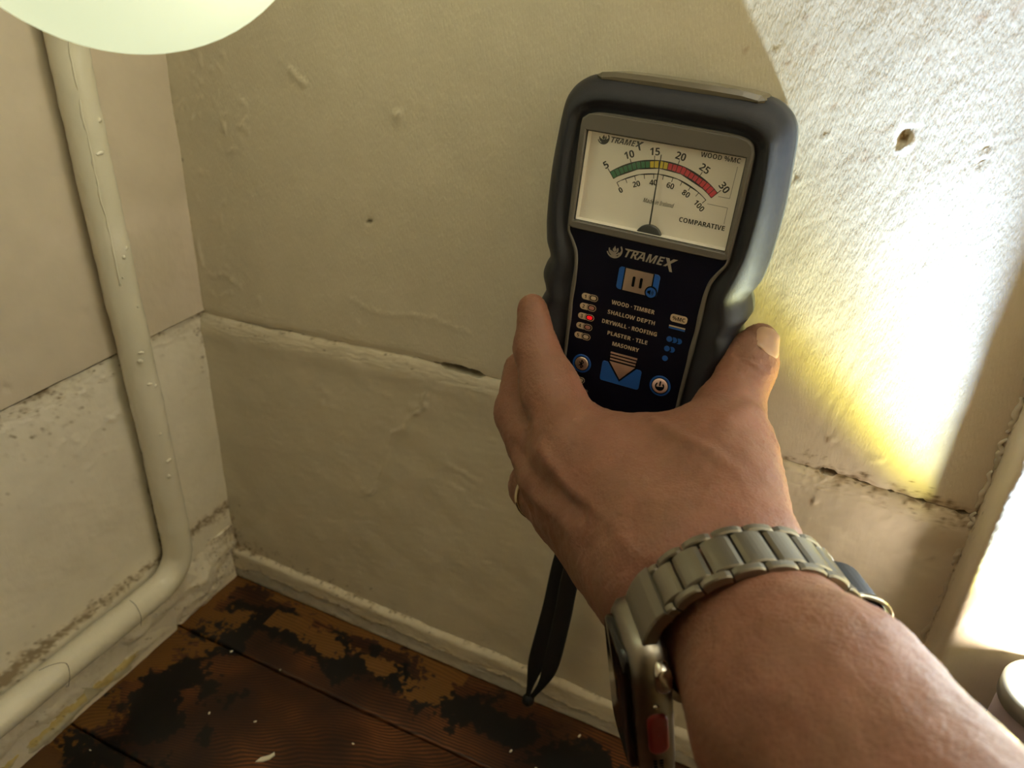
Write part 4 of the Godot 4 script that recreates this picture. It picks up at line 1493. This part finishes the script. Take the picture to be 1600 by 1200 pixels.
func make_person():
	var t = thing("person", "left hand and bare forearm gripping the black meter, thumb on its right edge", "person", Vector3(0.43, 0.31, 0.18))
	var cell := 0.0018
	var block := 7
	var lo := Vector3(0.262, 0.205, 0.012)
	var hi := Vector3(0.72, 0.43, 0.50)
	var values := {}
	var nb := ((hi - lo) / (cell * block)).ceil()
	var verts := PackedVector3Array()
	var at := {}
	var live := []
	var big := cell * block
	for bz in int(nb.z):
		for by in int(nb.y):
			for bx in int(nb.x):
				var c := lo + (Vector3(bx, by, bz) + Vector3.ONE * 0.5) * big
				var near := []
				for b in bones:
					var q := Geometry3D.get_closest_point_to_segment(c, b[0], b[1])
					if q.distance_to(c) - maxf(b[2], b[3]) < big * 0.9 + b[4] + 0.012:
						near.append(b)
				if near.is_empty():
					continue
				if absf(flesh(c, near)) < big * 0.95:
					live.append([Vector3i(bx, by, bz), near])
	var key := func(x: int, y: int, z: int) -> int: return x + y * 1024 + z * 1048576
	# sample, then one vertex in each cell the surface crosses
	for l in live:
		var o: Vector3i = l[0] * block
		var use: Array = l[1]
		var n := block + 1
		var f := PackedFloat32Array()
		f.resize(n * n * n)
		var i := 0
		for z in n:
			for y in n:
				for x in n:
					var k: int = (o.x + x) + (o.y + y) * 1024 + (o.z + z) * 1048576
					var v: float
					if values.has(k):
						v = values[k]
					else:
						v = flesh(lo + Vector3(o.x + x, o.y + y, o.z + z) * cell, use)
						values[k] = v
					f[i] = v
					i += 1
		for z in block:
			for y in block:
				for x in block:
					var c := x + y * n + z * n * n
					var s := 0
					var corner := [f[c], f[c + 1], f[c + n], f[c + n + 1], f[c + n * n], f[c + n * n + 1], f[c + n * n + n], f[c + n * n + n + 1]]
					for q in 8:
						if corner[q] < 0.0:
							s += 1
					if s == 0 or s == 8:
						continue
					var sum := Vector3.ZERO
					var cnt := 0
					for e in [[0, 1], [2, 3], [4, 5], [6, 7], [0, 2], [1, 3], [4, 6], [5, 7], [0, 4], [1, 5], [2, 6], [3, 7]]:
						var a: float = corner[e[0]]
						var b: float = corner[e[1]]
						if (a < 0.0) != (b < 0.0):
							var q := a / (a - b)
							var p0 := Vector3(e[0] & 1, (e[0] >> 1) & 1, e[0] >> 2)
							var p1 := Vector3(e[1] & 1, (e[1] >> 1) & 1, e[1] >> 2)
							sum += p0.lerp(p1, q)
							cnt += 1
					at[(o.x + x) + (o.y + y) * 1024 + (o.z + z) * 1048576] = verts.size()
					verts.append(lo + (Vector3(o.x + x, o.y + y, o.z + z) + sum / cnt) * cell)
	var index := PackedInt32Array()
	var steps_ := [1, 1024, 1048576]
	for k in at:
		# the three grid edges that leave this cell's low corner
		if not values.has(k):
			continue
		var v0: float = values[k]
		for ax in 3:
			var k1: int = k + steps_[ax]
			if not values.has(k1):
				continue
			var v1: float = values[k1]
			if (v0 < 0.0) == (v1 < 0.0):
				continue
			var u: int = steps_[(ax + 1) % 3]
			var w: int = steps_[(ax + 2) % 3]
			if not (at.has(k - u) and at.has(k - w) and at.has(k - u - w)):
				continue
			var a: int = at[k]
			var b: int = at[k - u]
			var c: int = at[k - u - w]
			var d: int = at[k - w]
			if v0 < 0.0:
				index.append_array(PackedInt32Array([a, c, b, a, d, c]))
			else:
				index.append_array(PackedInt32Array([a, b, c, a, c, d]))
	# creases, tendons and knuckles move the skin along its normal
	var normals := PackedVector3Array()
	normals.resize(verts.size())
	for i in range(0, index.size(), 3):
		var n := (verts[index[i + 2]] - verts[index[i]]).cross(verts[index[i + 1]] - verts[index[i]])
		for q in 3:
			normals[index[i + q]] += n
	var folds := [
		[[Vector3(0.3990, 0.3540, 0.0500), Vector3(0.4057, 0.3547, 0.0506), Vector3(0.4103, 0.3534, 0.0511), Vector3(0.4150, 0.3512, 0.0495)], 0.0010, -0.0011],
		[[Vector3(0.4025, 0.3535, 0.0540), Vector3(0.4081, 0.3522, 0.0538), Vector3(0.4134, 0.3498, 0.0541)], 0.0010, -0.0008],
		[[Vector3(0.4046, 0.3550, 0.0480), Vector3(0.4100, 0.3545, 0.0487), Vector3(0.4140, 0.3525, 0.0480)], 0.0008, -0.0005],
		[[Vector3(0.4023, 0.3509, 0.0571), Vector3(0.4086, 0.3498, 0.0603), Vector3(0.4136, 0.3475, 0.0592)], 0.0012, -0.0005],
		[[Vector3(0.4057, 0.3550, 0.0520), Vector3(0.4120, 0.3530, 0.0522)], 0.0022, 0.0007],
		[[Vector3(0.3764, 0.3368, 0.0999), Vector3(0.3925, 0.3408, 0.1129), Vector3(0.4066, 0.3439, 0.1224), Vector3(0.4200, 0.3470, 0.1300)], 0.0030, 0.0015],
		[[Vector3(0.4095, 0.3482, 0.1006), Vector3(0.4139, 0.3479, 0.0882), Vector3(0.4184, 0.3448, 0.0798)], 0.0045, 0.0014],
		[[Vector3(0.2940, 0.3270, 0.0660), Vector3(0.2958, 0.3246, 0.0701), Vector3(0.3022, 0.3175, 0.0814), Vector3(0.3116, 0.3105, 0.0928)], 0.0016, -0.0016],
		[[Vector3(0.3100, 0.3000, 0.1000), Vector3(0.3172, 0.3016, 0.1091), Vector3(0.3379, 0.3051, 0.1296), Vector3(0.3613, 0.3138, 0.1506)], 0.0050, -0.0024],
		[[Vector3(0.3302, 0.3166, 0.1176), Vector3(0.3521, 0.3146, 0.1390), Vector3(0.3730, 0.3231, 0.1574), Vector3(0.3934, 0.3284, 0.1797)], 0.0035, 0.0020],
		[[Vector3(0.3180, 0.2880, 0.1080), Vector3(0.3400, 0.2960, 0.1320), Vector3(0.3600, 0.3040, 0.1560)], 0.0032, 0.0016],
		[[Vector3(0.2953, 0.3321, 0.0685), Vector3(0.3019, 0.3372, 0.0693), Vector3(0.3092, 0.3379, 0.0696)], 0.0009, -0.0005],
		[[Vector3(0.2980, 0.3440, 0.0600), Vector3(0.3048, 0.3430, 0.0604), Vector3(0.3091, 0.3410, 0.0549)], 0.0008, -0.0004],
		[[Vector3(0.2945, 0.3290, 0.0710), Vector3(0.3010, 0.3340, 0.0730), Vector3(0.3070, 0.3350, 0.0740)], 0.0008, -0.0004]]
	var st := begin()
	var moved := PackedVector3Array(verts)
	for i in verts.size():
		var p := verts[i]
		var n := normals[i].normalized()
		var h := 0.00025 * fine_noise.get_noise_3d(p.x * 320.0, p.y * 320.0, p.z * 320.0) + 0.0005 * rough_noise.get_noise_3d(p.x * 70.0, p.y * 70.0, p.z * 70.0)
		if p.z < 0.20:
			for fo in folds:
				var dd := line_dist(p, fo[0])
				if dd < fo[1] * 3.0:
					h += fo[2] * exp(-dd * dd / (fo[1] * fo[1]))
			# fine cross lines of the skin over the thumb and the web
			if p.x > 0.392 and p.z < 0.13:
				h += 0.00028 * fine_noise.get_noise_3d(p.x * 120.0, p.y * 200.0, p.z * 900.0)
		moved[i] = p + n * h
		# skin tone: redder over joints, paler on the thumb
		var v := 1.0 + 0.12 * rough_noise.get_noise_3d(p.x * 45.0, p.y * 45.0, p.z * 45.0) + 0.06 * fine_noise.get_noise_3d(p.x * 260.0, p.y * 260.0, p.z * 260.0)
		var red := 0.5 + 0.5 * rough_noise.get_noise_3d(p.x * 28.0 + 9.0, p.y * 28.0, p.z * 28.0)
		var c := Color(0.192, 0.096, 0.055).lerp(Color(0.204, 0.084, 0.053), red)
		st.set_color(Color(c.r * v, c.g * v, c.b * v))
		st.add_vertex(moved[i] - Vector3(0.43, 0.31, 0.18))
	for k in index:
		st.add_index(k)
	obj("arm_and_hand", st, mats["skin"], t)
	# thumbnail: a curved plate laid on the tip
	var nail := mat("nail", Color(0.62, 0.48, 0.37), 0.32)
	nail.subsurf_scatter_enabled = true
	nail.subsurf_scatter_strength = 0.1
	var grid := []
	var centre := Vector3(0.4133, 0.3590, 0.0365)
	var along := (Vector3(0.4105, 0.3625, 0.0290) - Vector3(0.4120, 0.3560, 0.0450)).normalized()
	var out := Vector3(0.62, 0.62, 0.36).normalized()
	out = (out - along * out.dot(along)).normalized()
	var across := along.cross(out).normalized()
	var rings := []
	for j in 15:
		var row := PackedVector3Array()
		var q := j / 14.0 * 2.0 - 1.0
		for i in 15:
			var s := i / 14.0 * 2.0 - 1.0
			# rounded outline
			var wide := 0.0066 * pow(maxf(0.0, 1.0 - pow(absf(q), 4.0)), 0.4) + 0.0004
			var from := centre + along * q * 0.0085 + across * s * wide + out * 0.012
			var d := 0.0
			for k in 24:
				var f := flesh(from - out * d, bones)
				if f < 0.0002:
					break
				d += f * 0.8
			var lift := 0.0007 * (1.0 - pow(maxf(absf(s), absf(q)), 6.0)) - 0.0001
			row.append(from - out * (d - lift) - Vector3(0.43, 0.31, 0.18))
		rings.append(row)
	st = begin()
	loft(st, rings, false)
	var nm := obj("thumbnail", st, nail, t)
	nm.set_meta("label", "pale short thumbnail")

func make_ring():
	var axis := (Vector3(0.3117, 0.2600, 0.0753) - Vector3(0.3403, 0.2722, 0.1053)).normalized()
	var c := Vector3(0.3403, 0.2722, 0.1053).lerp(Vector3(0.3117, 0.2600, 0.0753), 0.72)
	var t = thing("finger_ring", "thin polished ring on the ring finger at the left edge of the hand", "ring", c)
	var st := begin()
	var a := axis.cross(Vector3.UP).normalized()
	var b := axis.cross(a)
	var rings := []
	for k in 41:
		var ang := TAU * k / 40.0
		var d := a * cos(ang) + b * sin(ang)
		var r := PackedVector3Array()
		for q in 8:
			var g := TAU * q / 8.0
			r.append(d * (0.0146 + 0.0009 * cos(g)) + axis * 0.0020 * sin(g))
		rings.append(r)
	loft(st, rings)
	obj("band", st, mat("ring_metal", Color(0.80, 0.76, 0.66), 0.18, 1.0), t)

# ------------------------------------------------------------------ wristwatch
func make_watch():
	var z := Vector3(0.5361, 0.0728, 0.8410).normalized()
	var x := Vector3(0.9009, 0.0488, -0.4312)
	x = (x - z * x.dot(z)).normalized()
	var y := z.cross(x)
	var t = thing("wristwatch", "silver metal wristwatch with a broad link bracelet worn on the wrist", "wristwatch", Vector3(0.4333, 0.3162, 0.1813), Basis(x, y, z))
	var steel: Material = mats["titanium"]
	var shiny: Material = mats["steel_polished"]
	var V := func(a: float, rx: float, ry: float, zz: float) -> Vector3: return Vector3(rx * cos(a), ry * sin(a), zz)
	# bracelet: each link a broad middle plate between two narrow side pieces, half a step apart
	var cx := 0.0065
	var cy := -0.0035
	var RX := 0.0390
	var RY := 0.0325
	var n := 9
	var span0 := deg_to_rad(152)
	var span1 := deg_to_rad(-2)
	for k in n:
		var a0 := lerpf(span0, span1, (k + 0.04) / n)
		var a1 := lerpf(span0, span1, (k + 0.96) / n)
		var st := begin()
		link_piece(st, Vector2(cx, cy), RX, RY, a0, a1, -0.0085, 0.0085, 0.0032)
		obj("link", st, steel, t)
	for k in n + 1:
		var a0 := lerpf(span0, span1, clampf((k - 0.47) / n, -0.01, 1))
		var a1 := lerpf(span0, span1, clampf((k + 0.47) / n, 0, 1.01))
		for side in [-1, 1]:
			var st := begin()
			link_piece(st, Vector2(cx, cy), RX - 0.0002, RY - 0.0002, a0, a1, 0.0087 * side - (0.0036 if side < 0 else 0.0), 0.0087 * side + (0.0036 if side > 0 else 0.0), 0.0036)
			obj("side_link", st, steel, t)
	# lower half of the bracelet, under the wrist
	for k in 7:
		var a0 := deg_to_rad(-34.0 - 18.0 * k)
		var a1 := deg_to_rad(-51.2 - 18.0 * k)
		var st := begin()
		link_piece(st, Vector2(cx, cy), RX, RY, a0, a1, -0.0115, 0.0115, 0.0032)
		obj("link", st, steel, t)
	# folding clasp standing off the bracelet on the right
	var st := begin()
	link_piece(st, Vector2(cx, cy), RX + 0.0008, RY + 0.0008, deg_to_rad(6), deg_to_rad(-34), -0.0105, 0.0105, 0.0022)
	obj("clasp_base", st, steel, t)
	st = begin()
	link_piece(st, Vector2(cx, cy), RX + 0.0014, RY + 0.0014, deg_to_rad(32), deg_to_rad(-18), 0.0092, 0.0114, 0.0018, 0.0105)
	obj("clasp_cover", st, shiny, t)
	st = begin()
	link_piece(st, Vector2(cx, cy), RX + 0.0004, RY + 0.0004, deg_to_rad(31), deg_to_rad(-18), -0.0100, 0.0092, 0.0018, 0.0100)
	obj("clasp_gap_shade", st, mats["black_print"], t)  # black plate painting the shade of the gap between bracelet and cover
	st = begin()
	tube(st, [Vector3(cx + 0.0425, cy - 0.0125, -0.011), Vector3(cx + 0.0428, cy - 0.0125, 0.0), Vector3(cx + 0.0425, cy - 0.0125, 0.0112)], PackedFloat32Array([0.0021, 0.0022, 0.0021]), 14)
	obj("clasp_release", st, shiny, t)
	# case on the left, its glass facing away to the left
	var c := Vector3(-0.0308, -0.0315, 0.0)
	var tilt := Basis(Vector3(0, 0, 1), deg_to_rad(7.0))
	var L := 0.0335
	var Wd := 0.0205
	var rings := []
	for k in [[0.0075, 0.0040], [0.0066, 0.0016], [0.0050, 0.0004], [0.0010, 0.0], [-0.0035, 0.0005], [-0.0060, 0.0026], [-0.0066, 0.0050]]:
		rings.append(case_ring(c, tilt, L - k[1], Wd - k[1], 0.0120, k[0]))
	st = begin()
	loft(st, rings)
	cap(st, rings[0], true)
	cap(st, rings[-1])
	var case_ := obj("case", st, steel, t)
	st = begin()
	rings = []
	for k in [[-0.0064, 0.0050], [-0.0086, 0.0052], [-0.0092, 0.0060]]:
		rings.append(case_ring(c, tilt, L - k[1], Wd - k[1], 0.0080, k[0]))
	loft(st, rings)
	cap(st, rings[-1])
	var screen := mat("watch_glass", Color(0.012, 0.014, 0.022), 0.06)
	obj("screen", st, screen, t)
	# long oval side button, small round hole, rounded lug button and slots on the near side
	var side := func(u: float, v: float, lift: float) -> Vector3: return c + tilt * Vector3(u, v, Wd + lift)
	for k in [[0.0006, -0.0015, 0.0037, 0.0098, 0.0012, "side_button", mat("red_button", Color(0.42, 0.07, 0.06), 0.4)], [0.0034, 0.0240, 0.0030, 0.0056, 0.0022, "band_release", shiny]]:
		st = begin()
		var rr := []
		for q in [[1.0, -0.003], [1.0, k[4] * 0.5], [0.86, k[4] * 0.9], [0.5, k[4]], [0.02, k[4]]]:
			var r := PackedVector3Array()
			for i in 28:
				var a := TAU * i / 28.0
				var px: float = k[2] * cos(a)
				var py: float = k[2] * sin(a) + (k[3] - k[2]) * (1.0 if sin(a) > 0.001 else (-1.0 if sin(a) < -0.001 else 0.0))
				r.append(side.call(k[0] + px * q[0], k[1] + py * q[0], q[1]))
			rr.append(r)
		loft(st, rr)
		obj(k[5], st, k[6], case_)
	st = begin()
	var hole := []
	for q in [[1.0, -0.001], [1.0, 0.0003], [0.6, 0.0006], [0.02, 0.0007]]:
		var r := PackedVector3Array()
		for i in 14:
			var a := TAU * i / 14.0
			r.append(side.call(0.0005 + 0.0011 * q[0] * cos(a), 0.0118 + 0.0007 * q[0] * sin(a), q[1]))
		hole.append(r)
	loft(st, hole)
	obj("stud", st, shiny, case_)
	for i in 4:
		st = begin()
		for j in 2:
			var p: Vector3 = side.call(-0.0010 + 0.0022 * j, -0.0155 - 0.0014 * i, 0.0)
			box(st, p, Vector3(0.0014, 0.0006, 0.0006), 0.0001)
		obj("speaker_slot", st, mats["black_print"], case_)
	# lug that joins the bracelet to the case
	st = begin()
	link_piece(st, Vector2(cx, cy), RX + 0.0004, RY + 0.0004, deg_to_rad(186), deg_to_rad(149), -0.0125, 0.0125, 0.0050)
	obj("lug", st, steel, t)

func link_piece(st: SurfaceTool, c: Vector2, rx: float, ry: float, a0: float, a1: float, z0: float, z1: float, thick: float, lift := 0.0006):
	# a bent plate round the wrist from angle a0 down to a1, its edges rounded
	var rings := []
	var n := 7 if lift < 0.001 else 16
	for i in n + 1:
		var q := float(i) / n
		var a := lerpf(a0, a1, q)
		var e := minf(q, 1.0 - q)
		var pinch := 0.00045 if e < 0.01 else 0.0
		var d := Vector2(cos(a), sin(a))
		var bow := lift * sin(PI * q)
		var r := PackedVector3Array()
		var b := 0.0006
		for s in [[z0, 0.0], [z0 - 0.0, 1.0 - b / thick], [z0 + b, 1.0], [z1 - b, 1.0], [z1, 1.0 - b / thick], [z1, 0.0]]:
			var rad: float = thick * s[1] - (pinch if s[1] > 0.5 else 0.0)
			r.append(Vector3(c.x + d.x * (rx - 0.0022 + rad + bow), c.y + d.y * (ry - 0.0022 + rad + bow), s[0]))
		rings.append(r)
	flat(st)
	loft(st, rings)
	cap(st, rings[0], true)
	cap(st, rings[-1])
	round_again(st)

func case_ring(c: Vector3, tilt: Basis, l: float, w: float, r: float, out: float) -> PackedVector3Array:
	# rounded rectangle, l half length along y and w half width along z, at x = out (outward is -x)
	var ring := PackedVector3Array()
	for k in 4:
		var q := Vector2((l - r) * [1, -1, -1, 1][k], (w - r) * [1, 1, -1, -1][k])
		for i in 7:
			var a := PI / 2 * (k + i / 6.0)
			ring.append(c + tilt * Vector3(out, q.x + r * cos(a), q.y + r * sin(a)))
	ring.reverse()
	return ring

# ------------------------------------------------------------------ flashlight
func make_torch():
	var t = thing("flashlight", "switched on metal flashlight standing upright against the right hand wall, its lens pointing up", "flashlight", Vector3(0.582, 0, 0.0425))
	var body := mat("flashlight_body", Color(0.66, 0.62, 0.67), 0.42, 0.1)
	var st := begin()
	lathe(st, [Vector2(0.0005, 0.0005), Vector2(0.016, 0.0005), Vector2(0.0175, 0.002), Vector2(0.0175, 0.018), Vector2(0.0168, 0.019), Vector2(0.0168, 0.0205), Vector2(0.0172, 0.0215), Vector2(0.0172, 0.120), Vector2(0.0166, 0.121), Vector2(0.0166, 0.123), Vector2(0.0172, 0.124), Vector2(0.0172, 0.140), Vector2(0.0200, 0.156), Vector2(0.0208, 0.162), Vector2(0.0208, 0.203), Vector2(0.0202, 0.204)], 48)
	obj("barrel", st, body, t)
	st = begin()
	lathe(st, [Vector2(0.0206, 0.2005), Vector2(0.0221, 0.2010), Vector2(0.0222, 0.2095), Vector2(0.0217, 0.2106), Vector2(0.0196, 0.2108), Vector2(0.0183, 0.2100), Vector2(0.0178, 0.2070), Vector2(0.0176, 0.2040)], 48)
	obj("bezel_ring", st, mat("bezel_white", Color(0.62, 0.62, 0.60), 0.35), t)
	st = begin()
	lathe(st, [Vector2(0.0178, 0.2062), Vector2(0.0150, 0.2055), Vector2(0.0110, 0.2035), Vector2(0.0060, 0.2015), Vector2(0.0030, 0.2010), Vector2(0.0002, 0.2010)], 40)
	var glow := StandardMaterial3D.new()
	glow.albedo_color = Color(0.9, 0.9, 0.85)
	glow.roughness = 0.3
	glow.emission_enabled = true
	glow.emission = Color(1.0, 0.99, 0.93)
	glow.emission_energy_multiplier = 3.0
	obj("lamp_reflector", st, glow, t)
	st = begin()
	for k in 5:
		var y := 0.035 + 0.014 * k
		lathe(st, [Vector2(0.0170, y), Vector2(0.0180, y + 0.001), Vector2(0.0180, y + 0.007), Vector2(0.0170, y + 0.008)], 40)
	obj("grip_rings", st, body, t)
	st = begin()
	lathe(st, [Vector2(0.0050, 0.0), Vector2(0.0048, 0.0012), Vector2(0.0035, 0.0020), Vector2(0.0002, 0.0022)], 20, Vector3(0, 0.150, 0.0185), Basis(Vector3(1, 0, 0), PI / 2))
	obj("switch_button", st, mats["rubber"], t)

# ------------------------------------------------------------------ globe at the top left
func make_globe():
	var c := Vector3(0.188, 0.545, 0.182)
	var t = thing("lamp_globe", "glowing round white lamp globe hanging into the top left corner above the pipe", "lamp globe", Vector3(0.0045, 0.66, 0.182))
	var o := Vector3(0.0045, 0.66, 0.182)
	var opal := mat("opal_white", Color(0.93, 0.93, 0.90), 0.35)
	opal.emission_enabled = true
	opal.emission = Color(0.95, 1.0, 0.82)
	opal.emission_energy_multiplier = 1.75
	var bulb := OmniLight3D.new()
	bulb.name = "globe_bulb"
	bulb.light_color = Color(0.97, 1.0, 0.84)
	bulb.light_energy = 0.006
	bulb.light_size = 0.05
	bulb.omni_range = 5.0
	bulb.omni_attenuation = 2.0
	bulb.shadow_enabled = true
	t.add_child(bulb)
	bulb.position = c - o
	var st := begin()
	var prof := []
	for k in 33:
		var a := -PI / 2 + (PI * 0.90) * k / 32.0
		prof.append(Vector2(maxf(0.0003, 0.0660 * cos(a)), 0.0630 * sin(a)))
	lathe(st, prof, 64, c - o)
	obj("globe", st, opal, t)
	st = begin()
	lathe(st, [Vector2(0.024, 0.0585), Vector2(0.026, 0.062), Vector2(0.024, 0.078), Vector2(0.012, 0.088), Vector2(0.0003, 0.089)], 32, c - o)
	obj("collar", st, mats["pipe_paint"], t)
	st = begin()
	tube(st, smooth_line([c + Vector3(0, 0.086, 0) - o, c + Vector3(-0.01, 0.108, 0) - o, c + Vector3(-0.06, 0.117, 0) - o, Vector3(0.0, 0.0, 0.0)], 8), PackedFloat32Array([0.006]), 16)
	obj("bracket_arm", st, mats["pipe_paint"], t)
	st = begin()
	lathe(st, [Vector2(0.036, 0.0), Vector2(0.036, 0.006), Vector2(0.030, 0.010), Vector2(0.0003, 0.011)], 32, Vector3.ZERO, Basis(Vector3(0, 0, 1), -PI / 2))
	obj("wall_plate", st, mats["pipe_paint"], t)

# ------------------------------------------------------------------ litter on the boards
func make_litter():
	var white := mat("chip_white", Color(0.84, 0.82, 0.74), 0.7)
	var t = thing("paint_chip", "largest pale chip lying on the floorboards at the bottom edge of the picture", "paint chip", Vector3(0.1475, 0.0, 0.1395))
	var st := begin()
	prism(st, PackedVector2Array([Vector2(-0.0065, -0.0016), Vector2(-0.003, 0.0012), Vector2(0.003, 0.0022), Vector2(0.0062, 0.0040), Vector2(0.0066, 0.0018), Vector2(0.0030, -0.0008), Vector2(-0.002, -0.0020)]), -0.0007, 0.0007, 0.0003)
	var ch := obj("flake", st, white, t)
	ch.transform = Transform3D(Basis(Vector3(0, 1, 0), 0.6) * Basis(Vector3(1, 0, 0), -PI / 2 + 0.2), Vector3(0, 0.0013, 0))
	var rng := RandomNumberGenerator.new()
	rng.seed = 91
	var spots := [Vector2(0.0335, 0.1905), Vector2(0.052, 0.201), Vector2(0.0585, 0.0745), Vector2(0.105, 0.071), Vector2(0.340, 0.0165), Vector2(0.300, 0.052), Vector2(0.322, 0.056), Vector2(0.12, 0.118), Vector2(0.195, 0.100), Vector2(0.085, 0.128)]
	var where := ["on black stain at the lower left", "nearest the left skirting", "on the first board joint by the corner", "further along the first board joint", "below the back skirting near the watch", "on dark wood left of the watch", "on dark wood beside the watch", "on the red brown board in the middle", "near the first joint in the middle", "left on the red brown board"]
	for i in spots.size():
		var f = thing("grit_speck", "tiny pale speck " + where[i], "speck", Vector3(spots[i].x, 0.0, spots[i].y), Basis(Vector3.UP, rng.randf() * TAU), "pale specks on the floorboards")
		st = begin()
		var r := rng.randf_range(0.0005, 0.0010)
		lathe(st, [Vector2(0.0001, 0.0), Vector2(r, r * 0.2), Vector2(r * 1.1, r * 0.7), Vector2(r * 0.5, r * 1.3), Vector2(0.0001, r * 1.4)], 7)
		var q := obj("grain", st, white, f)
		q.scale = Vector3(1.5, 1, 0.8)
	var hair := mat("hair_dark", Color(0.10, 0.07, 0.05), 0.6)
	for k in [[[Vector3(0.0150, 0.0765, 0.121), Vector3(0.0210, 0.0745, 0.1215), Vector3(0.0255, 0.0665, 0.1225), Vector3(0.0250, 0.0580, 0.1240)], "dark hair draped over the pipe beyond its bend"], [[Vector3(0.0135, 0.0765, 0.196), Vector3(0.0170, 0.0762, 0.188), Vector3(0.0215, 0.0735, 0.182), Vector3(0.0250, 0.0660, 0.184), Vector3(0.0250, 0.0580, 0.187)], "curled dark hair on the pipe at the left edge"]]:
		var p0: Vector3 = k[0][0]
		var hr = thing("hair", k[1], "hair", p0)
		var pts := []
		for p in k[0]:
			pts.append(p - p0)
		st = begin()
		tube(st, smooth_line(pts, 6), PackedFloat32Array([0.00016]), 5)
		obj("strand", st, hair, hr)
